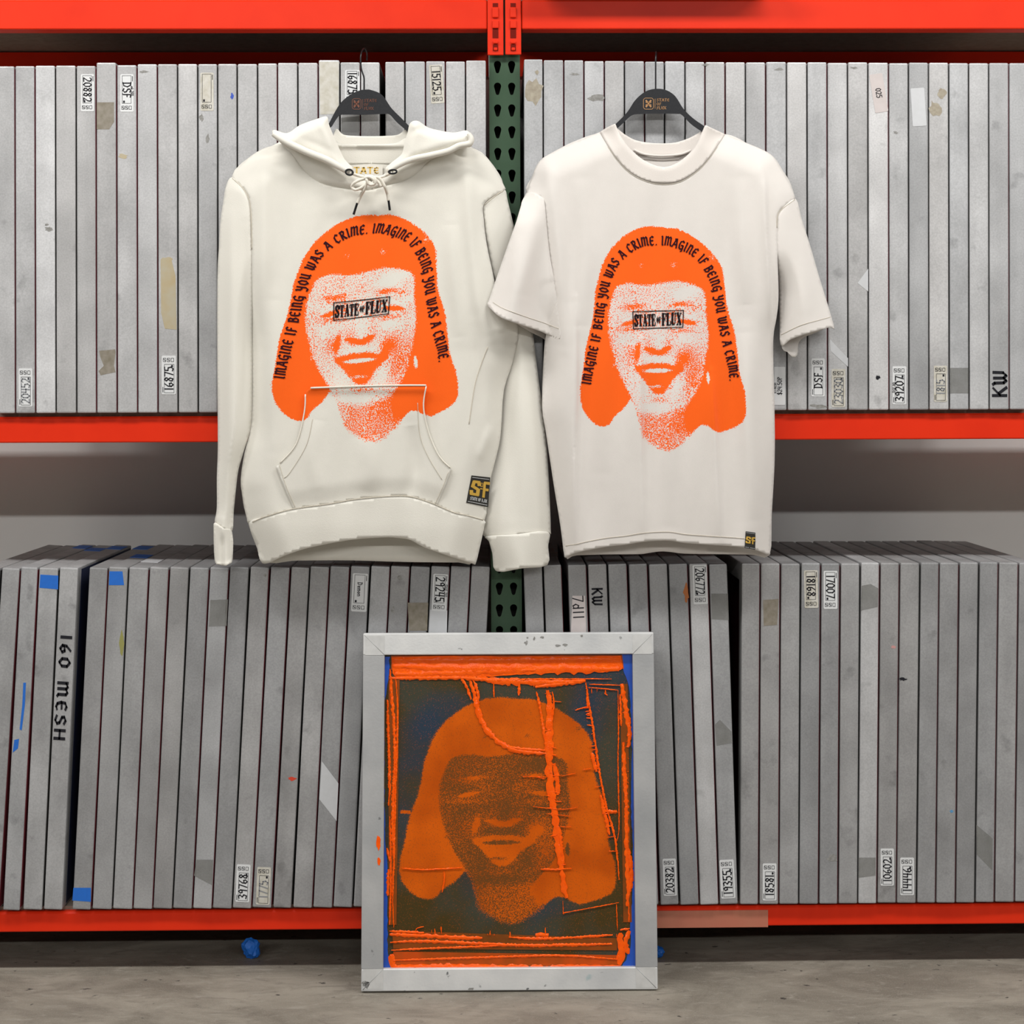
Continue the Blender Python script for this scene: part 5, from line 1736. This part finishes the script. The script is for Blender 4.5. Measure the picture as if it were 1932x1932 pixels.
tslb = [(1000, 370), (975, 425), (948, 500), (925, 570), (945, 592), (1000, 626), (1022, 637), (1046, 654), (1052, 655), (1057, 645), (1052, 600), (1040, 520), (1031, 420)]
TSL = Cloth(-0.034, 0.044, 52, [t_left, ([(1044, 520), (1052, 570), (1057, 640)], .5)], TF.folds and [], offs=toff)
TSL.folds = TF.folds
cloth_part('sleeve', tee, M_TEE, [(SL(tsl, 3), 5, lambda x, y: np.minimum(TF.front(x, y), TSL.front(x, y) - 0.002), None, None)], [(SL(tslb, 3), 8, TSB, None, None)], thick=0.0018)
tsr = [(1501, 375), (1512, 411), (1527, 458), (1545, 520), (1573, 613), (1568, 617), (1552, 621), (1512, 633), (1490, 641), (1473, 652), (1471, 600), (1469, 512), (1466, 458), (1467, 420), (1467, 407), (1476, 393)]
TSR = Cloth(-0.034, 0.044, 52, [t_right, ([(1467, 470), (1471, 600), (1473, 655)], .5)], [])
TSR.folds = TF.folds
tsrb = [(1500, 380), (1525, 460), (1560, 590), (1566, 612), (1545, 625), (1518, 636), (1506, 648), (1505, 668), (1497, 675), (1484, 663), (1474, 652), (1471, 560), (1467, 430), (1476, 396)]
cloth_part('sleeve', tee, M_TEE, [(SL(tsr, 3), 5, TSR.front, None, None)], [(SL(tsrb, 3), 8, lambda x, y: -0.022 + 0 * x - 0.022 * sstep(640, 672, y), None, None)], thick=0.0018)
# collar: ribbed front band, back band
neck_in = [(1161, 234), (1172.6, 259), (1190.7, 282), (1214, 301.5), (1240, 313), (1260.6, 314), (1284, 303), (1307, 282), (1320, 259), (1330.4, 235.5)]
col = np.vstack([smooth_line([(1132, 249), (1146, 240), (1161, 233)], 3), smooth_line(neck_in, 5)[1:], smooth_line([(1344, 242), (1368, 253)], 3), smooth_line(neck_out[::-1], 5)[1:-1]])


def COLF(x, y):
    b = TF.front(x, y)
    d1 = dist_poly(np.asarray(x, float), np.asarray(y, float), resample(smooth_line(neck_in), 6))[0]
    return b - 0.0022 + 0.003 * np.exp(-(d1 / 4.0) ** 2)


bcol = [(1158, 238), (1178, 253), (1198, 264), (1222, 269), (1247.6, 270.5), (1273.5, 269), (1299, 261), (1317.5, 251), (1333, 240), (1330, 262), (1310, 284), (1285, 292), (1247, 295), (1212, 292), (1190, 286), (1165, 262)]
cloth_part('collar', tee, M_TRIB, [(col, 4, COLF, None, None), (SL(bcol, 3), 4, lambda x, y: -0.016 - 0.02 * np.abs((x - 1246) / 88) ** 2, None, None)], thick=0.0025)
m = MB(); q = smooth_line([(1196, 283), (1215, 291), (1247, 294), (1285, 291), (1308, 281)], 5)
m.tube([P(x, y, -0.022) for x, y in q], 0.003, 8)
q = smooth_line([(1212, 299), (1247, 302), (1282, 300)], 5); m.tube([P(x, y, -0.018) for x, y in q], 0.0008, 6)
m.build('neck_tape', M_TRIB, tee, smooth=True)
seam(tee, [[(a, b + 2.5) for a, b in neck_out[1:-1]]], TF.front, 0.0006)
seam(tee, [[(994, 365), (1021, 373), (1027, 385)], [(1500, 376), (1476, 394), (1467, 408), (1466, 430)]], TF.front, 0.0008)
seam(tee, [[(a, b - 16.5) for a, b in hem_f[1:-1]], [(1067, 1030), (1083, 1027)]], TF.front, 0.0007)
seam(tee, [[(930, 570), (950, 582), (993, 598), (1026, 609), (1054, 620)]], lambda x, y: np.minimum(TF.front(x, y), TSL.front(x, y) - 0.002), 0.0006)
seam(tee, [[(1567, 598), (1545, 604), (1510, 614), (1473, 632)]], TSR.front, 0.0006)
arc_text(tee, LINE, ARC1, design_to_tee, TF.front, 90, M_TEXT)
arc_text(tee, LINE, ARC2, design_to_tee, TF.front, 90, M_TEXT)
box_logo(tee, design_to_tee, TF.front)
woven_patch(tee, [(1407, 1002.5), (1425.3, 1005), (1425, 1037), (1405, 1034)], TF.front, 'SF', None, (.3, .68))

# ------------------------------------------------------------------ the inked screen leaning against the shelf
YB, YT = -0.138, -0.056
BL, BR, TL, TR = P(681.5, 1872, YB), P(1241, 1870, YB), P(683.5, 1198, YT), P(1232.5, 1197, YT)
BL.z = BR.z = min(BL.z, BR.z)
Wd = ((BR - BL).length + (TR - TL).length) / 2
U = ((BR - BL) + (TR - TL)).normalized()
V = ((TL - BL) + (TR - BR)); V = (V - U * V.dot(U)).normalized()
Nn = U.cross(V)            # towards the camera? checked below
if Nn.y > 0: Nn = -Nn
Lg = ((TL - BL).length + (TR - BR).length) / 2
Cb = (BL + BR) / 2
base = Cb - Nn * 0.02
base.z = 0
Rm = Matrix((U, -Nn, V)).transposed()
lean = root('printing_screen', Vector((Cb.x, Cb.y, 0)), Rm)
tag(lean, 'aluminium screen frame with orange ink and face stencil leaning against the lower shelf', 'screen')
O0 = Vector((Cb.x, Cb.y, 0.0035))     # front bottom centre of the frame
TH = 0.038


def fr(u, v, n):           # u from the centre, v up, n behind the front face
    return O0 + U * u + V * v - Nn * n


hw = Wd / 2
bw = 0.0495
m = MB()
FRAME_LIT = frame_material((0.72, 0.72, 0.71), (0.48, 0.49, 0.50), 'lamp_lit_aluminium')  # paler base colour paints the overhead lamps' reflection onto top and bottom bars
for nm, loop, fm in (('top_bar', [(-hw, Lg - bw), (hw, Lg - bw), (hw, Lg), (-hw, Lg)], FRAME_LIT), ('bottom_bar', [(-hw, 0), (hw, 0), (hw, bw), (-hw, bw)], FRAME_LIT),
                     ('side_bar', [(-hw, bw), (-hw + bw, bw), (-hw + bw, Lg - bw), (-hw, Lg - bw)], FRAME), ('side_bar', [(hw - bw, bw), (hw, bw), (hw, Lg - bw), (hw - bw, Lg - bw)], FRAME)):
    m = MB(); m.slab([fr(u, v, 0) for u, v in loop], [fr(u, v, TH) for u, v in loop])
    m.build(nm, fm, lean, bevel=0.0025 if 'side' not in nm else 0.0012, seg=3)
# ground corner joints
CJ = mat('ground_aluminium', (0.66, 0.66, 0.65), 0.38, 0.3, noise=(45, 0.7, (0.54, 0.54, 0.53)))
for su in (-1, 1):
    for vv in (0, 1):
        m = MB()
        u0, u1 = su * hw, su * (hw - bw)
        v0, v1 = (0, bw) if not vv else (Lg, Lg - bw)
        e = 0.005
        loop = [(u0 - su * e, v0 + (e if not vv else -e)), (u1, v0 + (e if not vv else -e)), (u1, v1), (u0 - su * e, v1)]
        m.slab([fr(a, b, -0.0006) for a, b in loop], [fr(a, b, 0.0004) for a, b in loop])
        m.build('corner_joint', CJ, lean)
m = MB()
for su in (-1, 1):
    for vv in (0, 1):
        v0, v1 = (0.004, bw) if not vv else (Lg - 0.004, Lg - bw)
        m.tube([fr(su * (hw - 0.004), v0, -0.0004), fr(su * (hw - bw), v1, -0.0002)], 0.0008, 6)
m.build('weld_seam', FRAME, lean, smooth=True)
# mesh
NM = 0.015
mp = fr(0, 0, NM)


def on_mesh(px, py, lift=0.0):
    return PP(px, py, mp + Nn * lift, Nn)


def mesh_px(q, lift):
    return np.array([tuple(on_mesh(a, b, lift)) for a, b in q])


box_ = np.array([(716, 1229), (1202, 1229), (1210, 1842), (714, 1842)], float)
v, f = fill(box_, 9, (752, 1300, 1172, 1760, 2.6))
inkv = ink_at(*screen_to_design(v).T)
inkv = np.where(inkv > 0, np.where(inkv > 0.9, 1.1, inkv * 0.72 + 0.10), 0)
for xx, yy in ((765, 1532.5), (1155, 1531.5)):
    inkv = np.maximum(inkv, 1.1 * ((np.abs(v[:, 0] - xx) < 9.5) & (np.abs(v[:, 1] - yy) < 3.6)))
# the mesh weave tint near the borders
o = mobj('mesh_fabric', mesh_px(v, 0), f, M_STENCIL, lean, smooth=False)
at_ = o.data.attributes.new('ink', 'FLOAT', 'POINT'); at_.data.foreach_set('value', inkv.astype(np.float32))
dsg = screen_to_design(v)
soak = np.clip(0.35 + sdf(dsg[:, 0], dsg[:, 1], HAIR) / 40.0, 0, 1)
at_ = o.data.attributes.new('soaked', 'FLOAT', 'POINT'); at_.data.foreach_set('value', soak.astype(np.float32))


def strip(name, material, polys, lift, parent=None, thick=0.0012):
    m = MB()
    for q in polys:
        m.slab([on_mesh(a, b, lift + thick) for a, b in q], [on_mesh(a, b, lift) for a, b in q])
    return m.build(name, material, parent or lean)


def jag_edge(line, amp, step, seed):
    r = random.Random(seed)
    q = resample(smooth_line(line, 6), step)
    return [(x + r.uniform(-amp, amp), y + r.uniform(-amp, amp)) for x, y in q]


# blue block-out down both sides
left_in = jag_edge([(735, 1238), (733, 1280), (726, 1330), (725, 1480), (727, 1590), (731, 1640), (732, 1700), (731, 1760), (733, 1800), (740, 1836)], 1.2, 9, 2)
right_in = jag_edge([(1174, 1234), (1178, 1270), (1187, 1300), (1190, 1350), (1192, 1420), (1190, 1500), (1193, 1580), (1194, 1640), (1192, 1700), (1189, 1740), (1190, 1780), (1184, 1805), (1175, 1820), (1172, 1836)], 1.2, 9, 3)
nl_ = len(left_in)


def ribbon(line, xfix):
    return [[line[i], line[i + 1], (xfix, line[i + 1][1]), (xfix, line[i][1])] for i in range(len(line) - 1)]


strip('block_out', M_BLOCK, ribbon(left_in, 716), 0.0004, thick=0.0006)
strip('block_out', M_BLOCK, ribbon(right_in, 1210), 0.0004, thick=0.0006)
# thin ink films
film = [[(738, 1237), (1174, 1236), (1177, 1262), (738, 1264)], [(740, 1756), (1165, 1770), (1164, 1793), (742, 1790)], [(742, 1795), (1165, 1802), (1165, 1822), (742, 1822)],
        [(733, 1275), (754, 1275), (748, 1745), (733, 1745)], [(1170, 1290), (1184, 1290), (1192, 1740), (1176, 1740)]]
for k, fl in enumerate(film):
    strip('ink_film', M_BROWN if k in (1, 3, 4) else M_DRY, [fl], 0.0010, thick=0.0004)
q = jag_edge([(740, 1240), (860, 1238), (1000, 1239), (1172, 1238)], 1, 14, 21) + jag_edge([(1172, 1250), (1168, 1266), (1060, 1268), (960, 1274), (880, 1278), (800, 1276), (752, 1279), (742, 1270)], 1.5, 9, 22)
strip('ink_film', M_WET, [q], 0.0012, thick=0.0007)
q = jag_edge([(748, 1821), (860, 1819), (960, 1822), (1060, 1821), (1170, 1820)], 2.0, 8, 23) + [(1174, 1836), (744, 1836)]
strip('ink_film', M_WET, [q], 0.0012, thick=0.0007)


def wet(line, width, seed, jag=0.45, taper=True, h=0.0022):
    """ridge of wet ink: ragged ribbon with a raised middle"""
    r = random.Random(seed)
    q = resample(smooth_line(line, 6), max(2.5, width * 0.45))
    n = len(q)
    V_, F_ = [], []
    for i in range(n):
        d = q[min(i + 1, n - 1)] - q[max(i - 1, 0)]; d = d / (np.hypot(*d) + 1e-9); nr = np.array([-d[1], d[0]])
        t = i / max(n - 1, 1)
        w_ = width * (0.5 + 0.5 * min(1, 6 * min(t, 1 - t) + (0 if taper else 1))) * (1 + r.uniform(-jag, jag)) / 2
        w2 = width * (0.5 + 0.5 * min(1, 6 * min(t, 1 - t) + (0 if taper else 1))) * (1 + r.uniform(-jag, jag)) / 2
        hh = h * (1 + r.uniform(-.4, .4))
        for k, (o_, z) in enumerate(((-w_, 0.0006), (-w_ * .5, hh * .8), (w2 * .1, hh), (w2 * .6, hh * .7), (w2, 0.0006))):
            p = q[i] + nr * o_
            V_.append(on_mesh(p[0], p[1], z + 0.0012))
    for i in range(n - 1):
        for k in range(4):
            a = i * 5 + k
            F_.append((a, a + 1, a + 6, a + 5))
    return V_, F_


W = [  # (points, width)
    ([(742, 1256), (800, 1259), (900, 1262), (1040, 1262), (1168, 1262)], 17), ([(745, 1272), (820, 1271), (900, 1268), (1010, 1264)], 13),
    ([(742, 1245), (900, 1246), (1170, 1243)], 9), ([(735, 1280), (800, 1279), (870, 1279), (930, 1283), (990, 1283)], 7),
    ([(900, 1281), (960, 1286), (1040, 1287), (1075, 1286), (1105, 1284)], 12), ([(1010, 1297), (1035, 1293), (1100, 1286)], 7), ([(930, 1284), (1000, 1281), (1154, 1281)], 2.2),
    ([(887, 1284), (895, 1310), (902, 1340), (912, 1368), (930, 1390), (955, 1408), (985, 1418), (1030, 1422)], 9), ([(893, 1284), (900, 1300), (903, 1330)], 5),
    ([(958, 1408), (985, 1413), (1028, 1416)], 5), ([(931, 1286), (932, 1316)], 2.5), ([(980, 1286), (979, 1312)], 5), ([(868, 1276), (880, 1295), (889, 1320)], 5),
    ([(1034, 1302), (1037, 1330), (1038, 1370), (1036, 1410), (1036, 1450), (1040, 1490), (1046, 1540), (1053, 1590), (1058, 1640)], 13),
    ([(1012, 1305), (1018, 1330), (1026, 1380), (1032, 1420), (1038, 1460)], 5), ([(1042, 1305), (1045, 1330), (1040, 1370)], 3), ([(1046, 1440), (1052, 1480), (1052, 1500)], 9),
    ([(1060, 1640), (1063, 1670), (1070, 1694)], 10), ([(1055, 1560), (1060, 1610), (1062, 1640)], 7),
    ([(1105, 1288), (1112, 1330), (1120, 1380), (1127, 1430), (1135, 1480), (1146, 1530), (1158, 1570), (1165, 1620), (1168, 1660)], 4.0), ([(1108, 1300), (1109, 1335)], 4),
    ([(1116, 1420), (1124, 1450), (1126, 1456)], 7), ([(1133, 1500), (1140, 1530), (1150, 1575)], 6),
    ([(1085, 1340), (1108, 1333)], 3), ([(1110, 1297), (1166, 1302)], 2.0), ([(1112, 1291), (1170, 1293)], 2.2), ([(1166, 1302), (1167, 1380), (1166, 1440), (1168, 1560), (1162, 1590)], 2.4),
    ([(1142, 1531), (1164, 1531)], 6), ([(1140, 1308), (1146, 1312)], 4),
    ([(1173, 1290), (1180, 1330), (1183, 1350), (1188, 1385), (1185, 1410)], 9), ([(1176, 1400), (1178, 1450), (1182, 1520), (1182, 1580), (1184, 1640), (1185, 1680), (1183, 1710)], 8),
    ([(1170, 1310), (1172, 1370)], 4), ([(1185, 1600), (1192, 1650), (1186, 1690)], 7), ([(1186, 1700), (1187, 1740)], 3),
    ([(1170, 1760), (1172, 1800), (1168, 1820)], 12), ([(1188, 1756), (1180, 1780), (1186, 1800)], 9), ([(1170, 1755), (1188, 1752)], 4),
    ([(736, 1262), (738, 1300), (742, 1350), (745, 1420), (742, 1500), (741, 1560), (744, 1640)], 5.5), ([(745, 1265), (750, 1330), (749, 1420), (746, 1500), (744, 1600), (741, 1690), (743, 1750)], 3.4),
    ([(731, 1320), (733, 1400), (735, 1480), (733, 1520)], 5), ([(735, 1540), (737, 1600), (737, 1680), (735, 1745)], 3.5), ([(739, 1280), (738, 1330)], 4), ([(733, 1640), (731, 1690)], 6), ([(730, 1600), (736, 1625)], 4),
    ([(735, 1763), (760, 1764), (800, 1766), (850, 1768), (910, 1770)], 8), ([(735, 1757), (760, 1758), (800, 1760)], 5), ([(736, 1778), (800, 1776), (900, 1780), (1000, 1784), (1155, 1781)], 6),
    ([(738, 1793), (800, 1790), (900, 1786), (960, 1783)], 4), ([(960, 1768), (1000, 1771), (1060, 1770), (1156, 1764)], 5), ([(1010, 1763), (1035, 1765)], 11), ([(1029, 1750), (1029, 1765)], 2),
    ([(742, 1812), (830, 1809), (960, 1805), (1060, 1803), (1165, 1810)], 4), ([(745, 1826), (850, 1825), (950, 1826), (1050, 1828), (1172, 1826)], 12), ([(738, 1800), (742, 1822), (752, 1828)], 10),
    ([(800, 1748), (786, 1752), (785, 1760)], 2), ([(832, 1748), (833, 1762)], 2.4), ([(820, 1752), (821, 1764)], 2.2), ([(962, 1758), (963, 1770)], 3),
    ([(1062, 1700), (1063, 1724), (1066, 1722), (1110, 1714), (1168, 1703)], 2.0), ([(1163, 1706), (1165, 1755)], 2.0),
    ([(985, 1465), (1040, 1466)], 1.6), ([(1005, 1522), (1060, 1527), (1090, 1523)], 1.6), ([(1012, 1466), (1028, 1470)], 1.6), ([(1060, 1464), (1086, 1459)], 1.6), ([(1100, 1452), (1116, 1450)], 1.8),
    ([(1030, 1535), (1076, 1540)], 1.5), ([(1055, 1560), (1078, 1560)], 1.5), ([(1030, 1500), (1050, 1508)], 1.6), ([(758, 1638), (800, 1641), (872, 1637)], 3.0), ([(838, 1644), (838, 1664), (834, 1684)], 3.0), ([(1020, 1640), (1062, 1641)], 4)]
wr = random.Random(77)
for line, n_, lo, hi in (([(1105, 1288), (1120, 1380), (1135, 1480), (1158, 1570), (1166, 1640)], 26, -14, 3), ([(1040, 1305), (1040, 1450), (1050, 1560), (1058, 1640)], 26, -14, 22), ([(1178, 1300), (1184, 1420), (1183, 1600)], 14, -7, 8),
                         ([(742, 1758), (960, 1766), (1165, 1768)], 12, -5, 5), ([(1112, 1299), (1166, 1303)], 6, -3, 3), ([(920, 1287), (1080, 1288)], 8, -3, 3)):
    q_ = resample(line, 2.0)
    vertical = abs(q_[-1][1] - q_[0][1]) > abs(q_[-1][0] - q_[0][0])
    for _ in range(n_):
        p_ = q_[wr.randrange(len(q_))]; a_ = wr.uniform(lo, hi)
        e_ = (p_[0] + a_, p_[1] + wr.uniform(-2, 3)) if vertical else (p_[0] + wr.uniform(-1, 1), p_[1] - abs(a_) * 2 * (1 if p_[1] > 1500 else -1.6))
        W.append(([tuple(p_), e_], wr.uniform(1.3, 2.4)))
m = MB()
for k, (ln, wd) in enumerate(W):
    m.add(*wet(ln, wd, 100 + k))
wo = m.build('ink_residue', M_WET, lean, smooth=True)
wo['label'] = 'wet orange ink left on the mesh'
# dried ink on the frame face
m = MB()
for (cx, cy, rx, ry, sd) in ((714, 1590, 4, 14, 1), (715, 1625, 3, 8, 2)):
    q = blobpx(cx, cy, rx, ry, 12, .2, sd)
    fp = fr(0, 0, 0)
    m.slab([PP(a, b, fp + Nn * .0008, Nn) for a, b in q], [PP(a, b, fp, Nn) for a, b in q])
m.build('ink_stain', M_WET, lean)
m = MB()
for (cx, cy, rx, ry, sd) in ((993, 1213, 3, 4, 3), (1008, 1205, 2, 3, 4), (1023, 1202, 3, 2, 5), (1052, 1218, 5, 2, 6), (1066, 1217, 5, 2, 16), (1097, 1200, 3, 2, 7), (889, 1866, 6, 3, 8), (995, 1203, 2, 2, 9), (690, 1857, 7, 7, 10)):
    q = blobpx(cx, cy, rx, ry, 10, .5, sd)
    m.slab([PP(a, b, fp + Nn * .0006, Nn) for a, b in q], [PP(a, b, fp, Nn) for a, b in q])
m.build('ink_stain', STAIN, lean)


# ------------------------------------------------------------------ crumpled tape under the shelf
def crumple(px, py, w_, h_, Y, material, seed):
    bm = bmesh.new()
    bmesh.ops.create_icosphere(bm, subdivisions=3, radius=1)
    r = np.random.default_rng(seed)
    dirs = r.normal(size=(14, 3)); dirs /= np.linalg.norm(dirs, axis=1)[:, None]
    for v_ in bm.verts:
        d = np.array(v_.co)
        k = 1 - 0.30 * max(0, max(float(q @ d) for q in dirs[:7]) - 0.75) / 0.25 + 0.22 * max(0, max(float(q @ d) for q in dirs[7:]) - 0.8) / 0.2
        v_.co = v_.co * k * (1 + r.uniform(-.10, .10))
    c = P(px, py, Y)
    sc = 0.00122
    for v_ in bm.verts:
        v_.co = Vector((v_.co.x * w_ * sc, v_.co.y * w_ * sc * .7, v_.co.z * h_ * sc))
    zmin = min(v_.co.z for v_ in bm.verts)
    for v_ in bm.verts: v_.co += Vector((c.x, c.y, -zmin))
    me = bpy.data.meshes.new('crumpled_tape'); bm.to_mesh(me); bm.free()
    me.materials.append(material)
    o = bpy.data.objects.new('crumpled_tape', me); COL.objects.link(o)
    return o


tag(crumple(474, 1778, 18, 19, 0.10, BLUETAPE, 3), 'crumpled blue tape on the floor under the left shelf', 'tape')
tag(crumple(1240, 1780, 14, 11, 0.08, BLUETAPE, 5), 'blue tape scrap peeking out right of the leaning screen', 'tape')
